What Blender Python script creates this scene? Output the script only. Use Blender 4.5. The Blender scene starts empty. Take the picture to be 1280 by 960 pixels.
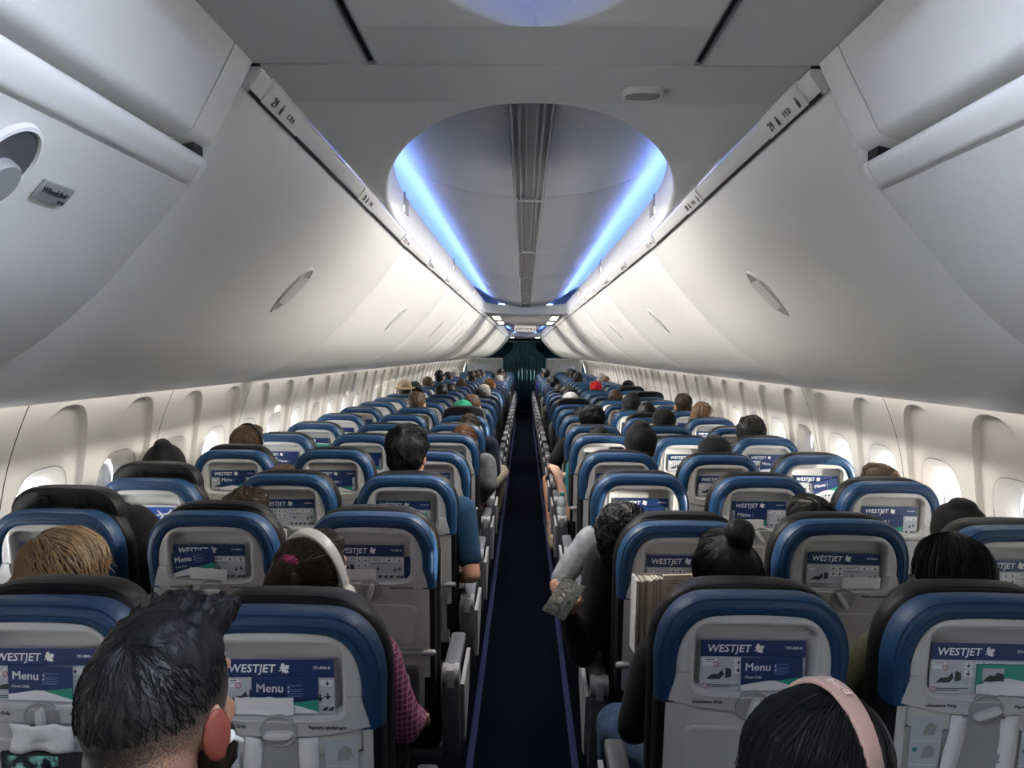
import bpy, bmesh, math, random, re
from mathutils import Vector, Matrix, Euler, noise
random.seed(7)
C = bpy.context.scene.collection
SC = bpy.context.scene
# ---------------------------------------------------------------- camera, world, sun, exposure
CAM = Vector((-0.010, 0.0, 1.68)); F = 1000.0
cd = bpy.data.cameras.new('camera'); cam = bpy.data.objects.new('camera', cd); C.objects.link(cam)
cd.sensor_width = 36.0; cd.lens = F/1280*36.0; cd.clip_start = 0.05; cd.clip_end = 200
CR = (Matrix.Rotation(0.015, 3, 'Z') @ Matrix.Rotation(math.pi/2-0.039, 3, 'X') @ Matrix.Rotation(0.0099, 3, 'Z'))
cam.matrix_world = Matrix.Translation(CAM) @ CR.to_4x4()
SC.camera = cam
w = bpy.data.worlds.new('sky'); SC.world = w; w.use_nodes = True
nt = w.node_tree; bg = nt.nodes['Background']
tc = nt.nodes.new('ShaderNodeTexCoord'); sp = nt.nodes.new('ShaderNodeSeparateXYZ'); rp = nt.nodes.new('ShaderNodeValToRGB')
nt.links.new(tc.outputs['Generated'], sp.inputs[0]); 
mr = nt.nodes.new('ShaderNodeMapRange'); mr.inputs[1].default_value = -1; mr.inputs[2].default_value = 1
nt.links.new(sp.outputs['Z'], mr.inputs[0]); nt.links.new(mr.outputs[0], rp.inputs[0]); nt.links.new(rp.outputs[0], bg.inputs[0])
e = rp.color_ramp.elements; e[0].position = 0.0; e[0].color = (1.0,1.0,1.0,1); e[1].position = 1.0; e[1].color = (.08,.15,.33,1)
m_ = rp.color_ramp.elements.new(0.475); m_.color = (1.0,.98,.95,1); m_ = rp.color_ramp.elements.new(0.515); m_.color = (.30,.31,.33,1)
bg.inputs[1].default_value = 27.0
sd = bpy.data.lights.new('sun', 'SUN'); sun = bpy.data.objects.new('sun', sd); C.objects.link(sun)
sd.energy = 13.0; sd.angle = math.radians(0.8); sd.color = (1.0,.93,.80)
sun_dir = Vector((-1.0, 0.30, 0.03))
sun.rotation_euler = (-sun_dir).to_track_quat('Z', 'Y').to_euler()
SC.view_settings.view_transform = 'Standard'; SC.view_settings.look = 'None'
SC.view_settings.gamma = 1.0; SC.view_settings.use_curve_mapping = False
SC.view_settings.exposure = 0.28
def area_light(name, loc, direction, sx, sy, power, color, spread=180):
    d = bpy.data.lights.new(name, 'AREA'); d.shape = 'RECTANGLE'; d.size = sx; d.size_y = sy
    d.energy = power; d.color = color; d.spread = math.radians(spread)
    o = bpy.data.objects.new(name, d); C.objects.link(o); o.location = loc
    o.rotation_euler = Vector(direction).to_track_quat('-Z', 'Y').to_euler()
    return o
def at(px, py, Y):
    """pixel of the 1280x960 photograph -> the world point at depth y = Y"""
    v = CR @ Vector(((px-640)/F, -(py-480)/F, -1.0))
    return CAM + v*((Y-CAM.y)/v.y)
# ---------------------------------------------------------------- materials
MATS = {}
SPENT = []
WORK = bpy.data.scenes.new('work')        # an empty second scene: modifiers are worked out there, quickly; removed at the end
def evaluated(o):
    WORK.collection.objects.link(o); vl = WORK.view_layers[0]; vl.update()
    me = bpy.data.meshes.new_from_object(o.evaluated_get(vl.depsgraph)); WORK.collection.objects.unlink(o); SPENT.append(o); return me
def mat(name, col, rough=.5, metal=0, bump=None, var=None, emit=None, spec=.5, coat=0, streak=None, sheen=0):
    if name in MATS: return MATS[name]
    m = bpy.data.materials.new(name); m.use_nodes = True; t = m.node_tree; b = t.nodes['Principled BSDF']
    b.inputs['Base Color'].default_value = (*col, 1); b.inputs['Roughness'].default_value = rough
    b.inputs['Metallic'].default_value = metal; b.inputs['Specular IOR Level'].default_value = spec
    b.inputs['Coat Weight'].default_value = coat; b.inputs['Sheen Weight'].default_value = sheen
    if emit: b.inputs['Emission Color'].default_value = (*emit[0], 1); b.inputs['Emission Strength'].default_value = emit[1]
    co = t.nodes.new('ShaderNodeTexCoord')
    src = co.outputs['Object']
    if streak:
        mp = t.nodes.new('ShaderNodeMapping'); mp.inputs['Scale'].default_value = streak; t.links.new(src, mp.inputs[0]); src = mp.outputs[0]
    if var:       # (scale, colour 2, low, high)
        n = t.nodes.new('ShaderNodeTexNoise'); n.inputs['Scale'].default_value = var[0]; n.inputs['Detail'].default_value = 4
        r = t.nodes.new('ShaderNodeValToRGB'); r.color_ramp.elements[0].position = var[2]; r.color_ramp.elements[1].position = var[3]
        r.color_ramp.elements[0].color = (*col, 1); r.color_ramp.elements[1].color = (*var[1], 1)
        t.links.new(src, n.inputs['Vector']); t.links.new(n.outputs['Fac'], r.inputs[0]); t.links.new(r.outputs[0], b.inputs['Base Color'])
    if bump:      # (scale, strength, distance)
        n = t.nodes.new('ShaderNodeTexNoise'); n.inputs['Scale'].default_value = bump[0]; n.inputs['Detail'].default_value = 3
        u = t.nodes.new('ShaderNodeBump'); u.inputs['Strength'].default_value = bump[1]; u.inputs['Distance'].default_value = bump[2]
        t.links.new(src, n.inputs['Vector']); t.links.new(n.outputs['Fac'], u.inputs['Height']); t.links.new(u.outputs[0], b.inputs['Normal'])
    MATS[name] = m
    return m
BIN = mat('bin_plastic', (.76,.755,.74), .38, bump=(900,.06,.001))
BINSEAM = mat('bin_gap', (.03,.03,.035), .8)
CEIL = mat('ceiling_plastic', (.68,.68,.67), .55, bump=(1200,.08,.001))
VAULT = mat('vault_plastic', (.55,.56,.60), .5, bump=(160,.05,.001))
VAULTG = mat('vault_strip', (.42,.42,.43), .45)
WALL = mat('sidewall_plastic', (.70,.68,.64), .42, bump=(700,.05,.001))
WHITE = mat('white_plastic', (.72,.72,.71), .35)
SHADE = mat('window_shade', (.55,.55,.54), .5)
DARK = mat('dark_gap', (.012,.012,.014), .8)
CARPET = mat('carpet', (.0012,.0018,.005), .95, bump=(900,.6,.004), var=(500,(.004,.005,.011),.4,.7), spec=.03)
CARPETD = mat('carpet_dark', (.0012,.0016,.004), .95, bump=(900,.5,.003), spec=.03)
STRIP = mat('aisle_strip', (.010,.014,.055), .7, bump=(500,.2,.001), spec=.2)
SHELL = mat('seat_plastic', (.49,.49,.485), .42, bump=(1500,.12,.0006))
SHELL2 = mat('seat_plastic_dark', (.30,.30,.30), .45, bump=(1500,.12,.0006))
KNOB = mat('latch_plastic', (.58,.58,.57), .35)
BLUE = mat('blue_vinyl', (.008,.042,.110), .46, bump=(60,.3,.004), spec=.4)
BLUE2 = mat('blue_stitch', (.006,.03,.10), .6)
LEATHER = mat('black_leather', (.007,.007,.008), .5, bump=(260,.25,.002), spec=.22)
SLATE = mat('armrest_plastic', (.085,.088,.10), .45, bump=(1200,.1,.0005))
STEEL = mat('metal_grey', (.42,.42,.44), .35, .6)
ARMGREY = mat('armrest_light_plastic', (.27,.27,.28), .42)
NAVY = mat('card_navy', (.009,.030,.115), .4)
PAPER = mat('card_paper', (.44,.47,.52), .45)
PAPERW = mat('paper_white', (.75,.75,.75), .6, bump=(40,.3,.004))
PANELW = mat('card_box_white', (.70,.71,.73), .5)
GREEN = mat('card_green', (.02,.26,.19), .4)
INK = mat('ink', (.03,.03,.035), .6)
INKW = mat('ink_white', (.86,.86,.86), .5)
RED = mat('ink_red', (.45,.03,.03), .5)
REDD = mat('ink_dark_red', (.10,.006,.006), .6)
CURT = mat('curtain_cloth', (.010,.052,.075), .8, bump=(300,.2,.002))
BULK = mat('bulkhead_laminate', (.36,.37,.38), .5, var=(18,(.46,.47,.47),.4,.6))
LEDB = mat('led_blue', (.1,.3,1), .5, emit=((.20,.35,1.0), 20))
LAMPW = mat('lamp_white', (1,1,1), .5, emit=((1.0,.95,.85), 9))
SIGNL = mat('exit_sign_face', (.9,.88,.85), .5, emit=((1,.95,.9), .35))
def glass_mat():
    m = bpy.data.materials.new('window_glass'); m.use_nodes = True; t = m.node_tree; t.nodes.clear()
    o = t.nodes.new('ShaderNodeOutputMaterial'); mx = t.nodes.new('ShaderNodeMixShader'); a = t.nodes.new('ShaderNodeBsdfTransparent'); g = t.nodes.new('ShaderNodeBsdfGlossy')
    a.inputs[0].default_value = (.94,.95,.95,1); g.inputs[1].default_value = .05; mx.inputs[0].default_value = .06
    t.links.new(a.outputs[0], mx.inputs[1]); t.links.new(g.outputs[0], mx.inputs[2]); t.links.new(mx.outputs[0], o.inputs[0])
    return m
GLASS = glass_mat()
# ---------------------------------------------------------------- mesh building
class MB:
    def __init__(s): s.v = []; s.f = []; s.m = []
    def verts(s, pts):
        i = len(s.v); s.v += [tuple(p) for p in pts]; return list(range(i, i+len(pts)))
    def face(s, idx, mi=0): s.f.append(tuple(idx)); s.m.append(mi)
    def loops(s, loops, closed=True, cap0=False, cap1=False, mi=0, flip=False):
        L = [s.verts(l) for l in loops]
        for a, b in zip(L, L[1:]):
            n = len(a)
            for i in range(n if closed else n-1):
                j = (i+1) % n
                q = (a[i], a[j], b[j], b[i]); s.face(q[::-1] if flip else q, mi)
        if cap0: s.face(L[0] if flip else L[0][::-1], mi)
        if cap1: s.face(L[-1][::-1] if flip else L[-1], mi)
        return L
    def box(s, lo, hi, mi=0, bev=0, xf=None):
        x0,y0,z0 = lo; x1,y1,z1 = hi; b = min(bev, (x1-x0)/2.01, (y1-y0)/2.01, (z1-z0)/2.01)
        f = (lambda p: p) if xf is None else (lambda p: xf @ Vector(p))
        def ring(z, i): return [f(p) for p in ((x0+i+b*0,y0+i,z),(x1-i,y0+i,z),(x1-i,y1-i,z),(x0+i,y1-i,z))]
        if b <= 0:
            s.loops([ring(z0,0), ring(z1,0)], cap0=True, cap1=True, mi=mi); return
        def rr(z, i):
            c = []
            for cx, cy, a0 in ((x1-b,y0+b,-90),(x1-b,y1-b,0),(x0+b,y1-b,90),(x0+b,y0+b,180)):
                for k in range(4):
                    a = math.radians(a0+30*k); c.append(f((cx+(b-i)*math.cos(a), cy+(b-i)*math.sin(a), z)))
            return c
        s.loops([rr(z0,b*.7), rr(z0+b*.3,b*.3*.6), rr(z0+b,0), rr(z1-b,0), rr(z1-b*.3,b*.3*.6), rr(z1,b*.7)], cap0=True, cap1=True, mi=mi)
    def capsule(s, p0, p1, r0, r1, n=12, rings=4, mi=0, sq=1.0):
        p0, p1 = Vector(p0), Vector(p1); d = (p1-p0); L = d.length
        if L < 1e-6: d = Vector((0,0,1))
        d.normalize(); u = d.orthogonal().normalized(); w_ = d.cross(u)
        Lp = []
        for k in range(rings+1):
            a = math.pi/2*(1-k/rings); 
            rr = max(r0*math.cos(a), r0*.02); Lp.append([p0 - d*r0*math.sin(a) + (u*math.cos(t)+w_*math.sin(t)*sq)*rr for t in [2*math.pi*i/n for i in range(n)]])
        for k in range(rings+1):
            a = math.pi/2*k/rings
            rr = max(r1*math.cos(a), r1*.02); Lp.append([p1 + d*r1*math.sin(a) + (u*math.cos(t)+w_*math.sin(t)*sq)*rr for t in [2*math.pi*i/n for i in range(n)]])
        s.loops(Lp, cap0=True, cap1=True, mi=mi)
    def ell(s, c, r, R=None, n=20, m=12, mi=0):
        c = Vector(c); Lp = []
        for k in range(m+1):
            a = -math.pi/2+math.pi*k/m; ca = max(math.cos(a), .01)
            row = []
            for i in range(n):
                t = 2*math.pi*i/n; v = Vector((r[0]*ca*math.cos(t), r[1]*ca*math.sin(t), r[2]*math.sin(a)))
                row.append(c + (R @ v if R else v))
            Lp.append(row)
        s.loops(Lp, cap0=True, cap1=True, mi=mi)
    def tube(s, pts, r, n=8, mi=0):
        pts = [Vector(p) for p in pts]; Lp = []
        u = None
        for i, p in enumerate(pts):
            d = (pts[min(i+1,len(pts)-1)]-pts[max(i-1,0)]).normalized()
            if u is None: u = d.orthogonal().normalized()
            u = (u - d*u.dot(d)).normalized(); w_ = d.cross(u)
            ri = r[i] if isinstance(r, (list, tuple)) else r
            Lp.append([p+(u*math.cos(t)+w_*math.sin(t))*ri for t in [2*math.pi*k/n for k in range(n)]])
        s.loops(Lp, cap0=True, cap1=True, mi=mi)
    def mesh(s, name, mats, smooth=35):
        me = bpy.data.meshes.new(name); me.from_pydata(s.v, [], s.f)
        for m in (mats if isinstance(mats, (list, tuple)) else [mats]): me.materials.append(m)
        if any(s.m): me.polygons.foreach_set('material_index', s.m)
        me.validate()
        bm = bmesh.new(); bm.from_mesh(me); bmesh.ops.recalc_face_normals(bm, faces=bm.faces); bm.to_mesh(me); bm.free()
        if smooth:
            me.polygons.foreach_set('use_smooth', [True]*len(me.polygons))
            me.set_sharp_from_angle(angle=math.radians(smooth))
        me.update()
        return me
    def obj(s, name, mats, parent=None, smooth=35, loc=None):
        return link(name, s.mesh(name, mats, smooth), parent, loc)
def link(name, data, parent=None, loc=None, rz=0):
    o = bpy.data.objects.new(name, data); C.objects.link(o)
    if parent: o.parent = parent
    if loc is not None: o.location = loc
    if rz: o.rotation_euler.z = rz
    return o
def tag(o, label=None, cat=None, group=None, kind=None):
    if label: o['label'] = label
    if cat: o['category'] = cat
    if group: o['group'] = group
    if kind: o['kind'] = kind
    return o
def thing(name, label, cat, loc=(0,0,0), rz=0, group=None):
    return tag(link(name, None, None, loc, rz), label, cat, group)
def copy_tree(o, parent=None):
    c = o.copy(); C.objects.link(c)
    if parent: c.parent = parent
    for ch in o.children: copy_tree(ch, c)
    return c
_txt = {}
def text_mesh(s, size, mats, depth=.0004, bold=.0, shear=0, spacing=1.0, align='CENTER'):
    """lettering as a flat printed mesh lying in the local x-z plane, facing -y"""
    key = (s, size, depth, bold, shear, spacing, align, mats.name)
    if key in _txt: return _txt[key]
    c = bpy.data.curves.new('lettering', 'FONT'); c.body = s; c.size = size; c.extrude = depth; c.offset = bold*size
    c.shear = shear; c.align_x = align; c.align_y = 'CENTER'; c.resolution_u = 2; c.space_character = spacing
    o = bpy.data.objects.new('tmp', c)
    me = evaluated(o); me.name = 'lettering'
    me.transform(Matrix.Rotation(math.pi/2, 4, 'X')); me.materials.clear(); me.materials.append(mats)
    _txt[key] = me
    return me
def remesh(mb, name, mats, voxel, smooth=4, factor=.5, disp=None, dec=None):
    me = bpy.data.meshes.new(name); me.from_pydata(mb.v, [], mb.f); 
    bm = bmesh.new(); bm.from_mesh(me); bmesh.ops.recalc_face_normals(bm, faces=bm.faces); bm.to_mesh(me); bm.free()
    o = bpy.data.objects.new('tmp', me)
    r = o.modifiers.new('r', 'REMESH'); r.mode = 'VOXEL'; r.voxel_size = voxel
    if smooth:
        q = o.modifiers.new('s', 'SMOOTH'); q.iterations = smooth; q.factor = factor
    out = evaluated(o)
    out.name = name; out.materials.clear()
    for m in (mats if isinstance(mats, (list, tuple)) else [mats]): out.materials.append(m)
    out.polygons.foreach_set('use_smooth', [True]*len(out.polygons))
    if disp:
        amp, sc_ = disp; n = len(out.vertices); co = [0.0]*(3*n); no = [0.0]*(3*n)
        out.vertices.foreach_get('co', co); out.vertex_normals.foreach_get('vector', no)
        for i in range(0, 3*n, 3):
            a = amp*noise.noise(Vector((co[i]*sc_[0], co[i+1]*sc_[1], co[i+2]*sc_[2])))
            co[i] += no[i]*a; co[i+1] += no[i+1]*a; co[i+2] += no[i+2]*a
        out.vertices.foreach_set('co', co)
    out.update()
    return out
# ---------------------------------------------------------------- the shape of the cabin
ZC = 1.68                                  # the eye height all cabin heights are measured from
def T(Y): return -.016*max(0.0, 3.0-max(Y, 1.2))    # the tail of the cabin narrows
YEND = 22.6
def wall_x(z):
    pts = ((0,1.66),(.4,1.78),(.8,1.82),(1.05,1.80),(1.3,1.755),(1.54,1.66),(1.7,1.57))
    for (z0,x0),(z1,x1) in zip(pts, pts[1:]):
        if z <= z1:
            t = (z-z0)/(z1-z0); return x0+(x1-x0)*t
    return pts[-1][1]
def smoothwx(z):
    return (wall_x(max(0,z-.08))+wall_x(z)+wall_x(min(1.7,z+.08)))/3
# ---------------------------------------------------------------- floor
b = MB(); b.box((-1.75,-1.2,-.05), (1.75,YEND+1.2,0)); tag(b.obj('floor', CARPETD), kind='structure')
fl = bpy.data.objects['floor']
ys = [-1.1, .35, 2.62, 5.4, 8.9, 13.0, 18.0, YEND]
for y0, y1 in zip(ys, ys[1:]):
    b = MB(); b.box((-.198,y0+.002,0), (.198,y1-.002,.004), bev=.0015); b.obj('carpet_panel', CARPET, fl)
for s in (-1,1):
    for k in range(13):
        y0 = -1.1+k*1.85
        b = MB(); b.box((s*.215-.0145,y0+.002,0), (s*.215+.0145,min(y0+1.848,YEND),.006), bev=.002); b.obj('floor_light_strip', STRIP, fl)
# ---------------------------------------------------------------- sidewalls with their windows
PW, WP, W0 = 1.114, .557, 2.95
HY, HZ, WZ = .112, .162, 1.015
def rrect(hy, hz, r, n=40):
    out = []
    for i in range(n):
        a = 2*math.pi*(i+.5)/n; c, s = math.cos(a), math.sin(a)
        p = 3.4
        k = (abs(c/hy)**p + abs(s/hz)**p)**(-1/p); out.append((c*k, s*k))
    return out
def rectp(y0,y1,z0,z1,dirs):
    out = []
    for (c, s) in dirs:
        L = math.hypot(c, s); c, s = c/L, s/L; t = 9
        if c > 1e-9: t = min(t, y1/c)
        if c < -1e-9: t = min(t, y0/c)
        if s > 1e-9: t = min(t, z1/s)
        if s < -1e-9: t = min(t, z0/s)
        out.append((c*t, s*t))
    return out
def sstep(a, b_, x):
    t = max(0, min(1, (x-a)/(b_-a))); return t*t*(3-2*t)
def arch_f(y, z): return 1-(abs(y)/.236)**2.6-(max(0,z)/.455)**2
def cell(mb, yc, ya, yb, side):
    N = 96; op = rrect(HY, HZ, .1, N)
    z0, z1 = .60-WZ, 1.555-WZ
    rc = rectp(ya-yc, yb-yc, z0, z1, op)
    for cy, cz in ((ya-yc,z0),(ya-yc,z1),(yb-yc,z0),(yb-yc,z1)):
        i = min(range(N), key=lambda k: (rc[k][0]-cy)**2+(rc[k][1]-cz)**2); rc[i] = (cy, cz)
    cols = []
    for (oy,oz),(ry,rz_) in zip(op, rc):
        L0 = math.hypot(oy,oz); uy, uz = oy/L0, oz/L0; L1 = math.hypot(ry,rz_); ey, ez = ry/L1, rz_/L1
        r = L0+.06
        while r < L1*.985 and arch_f(uy*r, uz*r) > 0: r += .002
        ra = max(L0+.064, min(r, L1*.985)); lip = .012
        col = [(L0+d, .028+dish) for d, dish in ((0,.072),(.003,.066),(.008,.050),(.02,.034),(.035,.020),(.048,.011),(.054,.004))]
        col += [(L0+.060+(ra-lip-L0-.060)*q, .028) for q in (0,.25,.5,.75,1)]
        col += [(ra-lip*.66,.026),(ra-lip*.33,.008),(ra-lip*.1,.002),(ra,0)]
        col += [(ra+(L1-ra)*q, 0) for q in (.25,.5,.75)]
        col = [(uy*q, uz*q, d*sstep(-.40,-.34,uz*q)) for q, d in col]
        col.append((ry, rz_, 0)); cols.append(col)
    M = len(cols[0])
    loops = [[(side*(smoothwx(c[j][1]+WZ)+c[j][2]), yc+c[j][0], c[j][1]+WZ) for c in cols] for j in range(M)]
    mb.loops(loops, mi=0, flip=side > 0)
walls, panel_mesh = {}, {}
for side, nm in ((-1,'wall_left'), (1,'wall_right')):
    b = MB()
    for (za, zb) in ((0,.60),):
        prof = [(side*smoothwx(za+(zb-za)*k/8), za+(zb-za)*k/8) for k in range(9)]
        b.loops([[(x,-1.2,z) for x,z in prof], [(x,YEND+1.2,z) for x,z in prof]], closed=False)
    prof = [(side*smoothwx(z), z) for z in (1.555,1.62,1.70)]
    b.loops([[(x,-1.2,z) for x,z in prof], [(x,YEND+1.2,z) for x,z in prof]], closed=False)
    walls[side] = tag(b.obj(nm, WALL), kind='structure')
    m = MB(); cell(m, PW*.25, .003, PW*.5, side); cell(m, PW*.75, PW*.5, PW-.003, side)
    # the seam strip behind the joint
    panel_mesh[side] = m.mesh('panel', WALL, 40)
Y0P = 2.95-WP/2          # a joint
k0 = -4
for side in (-1,1):
    for k in range(k0, 20):
        link('panel', panel_mesh[side], walls[side], (0, Y0P+k*PW, 0))
    m = MB(); m.box((0,-.004,.6),(.01,.004,1.55)); 
    b = MB()
    for k in range(k0, 21):
        y = Y0P+k*PW; pr = [(side*(smoothwx(z)+.0035), z) for z in [.58+.995*q/24 for q in range(25)]]
        b.loops([[(x-side*.0025,y-.022,z) for x,z in pr],[(x,y-.004,z) for x,z in pr],[(x,y+.004,z) for x,z in pr],[(x-side*.0025,y+.022,z) for x,z in pr]], closed=False)
    tag(b.obj('panel_joint', BINSEAM, walls[side], smooth=0), kind='stuff')
# window frame ring, pane and shade, shared meshes
ring_m, pane_m, shade_m, shadeh_m = {}, {}, {}, {}
for side in (-1,1):
    X = smoothwx(WZ)+.036+.062
    op = rrect(HY,HZ,.1,40); b = MB()
    L = []
    for g, dx in ((.006,-.004),(-.004,-.006),(-.010,.000),(-.012,.018),(-.012,.075)):
        L.append([(side*(X+dx), y*(1+g/HY), WZ+z*(1+g/HZ)) for y,z in op])
    b.loops(L); ring_m[side] = b.mesh('window_frame', WHITE)
    b = MB(); lp = [(side*(X+.060), y*.93, WZ+z*.95) for y,z in op]; lq = [(side*(X+.064), y*.93, WZ+z*.95) for y,z in op]
    b.loops([lp,lq], cap0=True, cap1=True); pane_m[side] = b.mesh('pane', GLASS)
    for h, dst in ((1.0, shade_m), (.42, shadeh_m)):
        b = MB(); ztop = HZ*.95; zb = ztop-2*ztop*h
        lp = [(y*.925, max(z*.95, zb)) for y,z in op]
        b.loops([[(side*(X+.026), y, WZ+z) for y,z in lp], [(side*(X+.032), y, WZ+z) for y,z in lp]], cap0=True, cap1=True)
        b.box((side*(X+.022)-.004,-.035,WZ+zb+.004),(side*(X+.022)+.004,.035,WZ+zb+.012))
        dst[side] = b.mesh('shade', SHADE)
seam_m = {}
for side in (-1,1):
    pts = []
    for y, z in rrect(HY+.056, HZ+.056, .1, 56):
        rec = .028*sstep(-.40,-.34,z)
        pts.append((side*(smoothwx(z+WZ)+rec+.0015), y, z+WZ))
    b = MB(); b.tube(pts+pts[:2], .0022, n=5); seam_m[side] = b.mesh('bezel_seam', mat('seam_grey', (.16,.16,.16), .6), 60)
CLOSED_R = {4,8,11,16,22,29}; HALF_R = {-2,0,6,13,18}
CLOSED_L = {1,2,7,11,17,18,19,25}; HALF_L = {-3,-2,-1,5}
n = 0
for side in (-1,1):
    for k in range(-5, 38):
        n += 1
        y = W0+k*WP
        wn = tag(link('window_%d' % n, ring_m[side], None, (0,y,0)), kind='structure')
        link('pane', pane_m[side], wn); link('bezel_seam', seam_m[side], wn)
        closed = (k in (CLOSED_R if side > 0 else CLOSED_L)) or k < -3 or k > 34 or (side > 0 and k in (-1,-3))
        half = k in (HALF_R if side > 0 else HALF_L)
        if closed: link('shade', shade_m[side], wn)
        elif half: link('shade', shadeh_m[side], wn)
# ---------------------------------------------------------------- crown above the bins, rear and front closures
b = MB(); arc = [(1.57*math.cos(a), 1.70+.80*math.sin(a)) for a in [math.pi*k/20 for k in range(21)]]
b.loops([[(x,-1.2,z) for x,z in arc],[(x,YEND+1.2,z) for x,z in arc]], closed=False)
ceil = tag(b.obj('ceiling', CEIL), kind='structure')
def endwall(name, y, m):
    b = MB(); pts = [(smoothwx(z), z) for z in [1.70*k/12 for k in range(13)]]
    pts = pts + [(x,z) for x,z in arc[1:-1]] + [(-x,z) for x,z in reversed(pts)]
    b.loops([[(x,y,z) for x,z in pts],[(x,y+.03,z) for x,z in pts]], cap0=True, cap1=True)
    return tag(b.obj(name, m), kind='structure')
endwall('wall_back', -1.15, WALL)
endwall('wall_front', YEND+1.1, CURT)
# bulkheads either side of the curtain
for s, nm in ((-1,'left'),(1,'right')):
    b = MB(); b.box((min(s*.60,s*1.62),YEND-.06,0),(max(s*.60,s*1.62),YEND,1.50), bev=.006)
    bh = tag(b.obj('wall_bulkhead_'+nm, BULK), kind='structure')
    b = MB(); b.box((min(s*.62,s*1.62),YEND-.075,1.50),(max(s*.62,s*1.62),YEND+.01,1.53), bev=.006); b.obj('bulkhead_cap', WHITE, bh)
    b = MB(); b.box((s*1.2-.22,YEND-.075,1.20),(s*1.2+.22,YEND-.06,1.36), bev=.004); b.obj('bulkhead_placard', PAPER, bh)
b = MB(); b.box((-.26,YEND-.10,0),(.26,YEND+.02,.05), bev=.01); tag(b.obj('trim_1', SLATE), kind='structure')
# curtain across the aisle: pleated, wide below the bins, narrow above
t = thing('aisle_curtain', 'dark teal pleated curtain drawn across the aisle at the far bulkheads', 'curtain', (0,YEND-.14,0))
for s, nm in ((-1,0),(1,1)):
    b = MB(); rows = []
    for z, xo in ((.06,.60),(.8,.60),(1.40,.60),(1.52,.60),(1.60,.52),(1.70,.42),(1.80,.34),(1.92,.31),(2.0,.31)):
        row = []
        for i in range(61):
            u = i/60; x = s*(.004+u*xo); row.append((x, .026*math.sin(u*xo*62+nm)+.012*math.sin(u*xo*23), z))
        rows.append(row)
    b.loops(rows, closed=False); o = b.obj('curtain_panel', CURT, t)
    md = o.modifiers.new('th','SOLIDIFY'); md.thickness = .004
b = MB(); b.tube([(-.62,0,2.0),(.62,0,2.0)], .010); b.obj('curtain_rail', STEEL, t)
# ---------------------------------------------------------------- overhead bins
HR = .40
PROF = [(.460,.392),(.480,.352),(.525,.285),(.565,.235),(.610,.186),(.650,.141),(.705,.085),(.785,.016),(.862,-.034),(.936,-.074),(1.02,-.103),(1.13,-.128),(1.28,-.143),(1.45,-.150),(1.645,-.152)]
def catmull(P, k=3):
    out = []
    for i in range(len(P)-1):
        p0, p1, p2, p3 = P[max(i-1,0)], P[i], P[i+1], P[min(i+2,len(P)-1)]
        for j in range(k):
            u = j/k
            out.append(tuple(.5*((2*p1[c])+(-p0[c]+p2[c])*u+(2*p0[c]-5*p1[c]+4*p2[c]-p3[c])*u*u+(-p0[c]+3*p1[c]-3*p2[c]+p3[c])*u**3) for c in range(2)))
    return out+[P[-1]]
PC = catmull(PROF, 3)
def offset_prof(P, d):
    out = []
    for i, p in enumerate(P):
        a, b_ = P[max(i-1,0)], P[min(i+1,len(P)-1)]; tx, tz = b_[0]-a[0], b_[1]-a[1]; L = math.hypot(tx,tz)
        out.append((p[0]-tz/L*-d*-1 if False else p[0]+(-tz/L)*d, p[1]+(tx/L)*d))
    return out
def bin_door(side, y0, y1, P=PC, taper=True):
    b = MB(); L = []
    ins = [(y0+.001,.018),(y0+.004,.006),(y0+.012,.0)]
    ny = max(2, int((y1-y0)/.3)); ys = [y0+.012+(y1-y0-.024)*k/ny for k in range(ny+1)]
    st = ins+[(y,0) for y in ys[1:-1]]+[(y1-.012,0),(y1-.004,.006),(y1-.001,.018)]
    for y, d in st:
        Q = offset_prof(P, d); x1 = Q[-1][0]
        pts = [(side*(x+(T(y) if taper else 0)*max(0,min(1,(1.645-x)/.8))), y, ZC+z) for x,z in Q]
        pts += [(side*1.57, y, ZC-.05), (side*1.42, y, ZC+.10), (side*.62, y, ZC+.40), (side*(Q[0][0]+.03), y, ZC+.415)]
        L.append(pts)
    b.loops(L, cap0=True, cap1=True)
    return b
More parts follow.
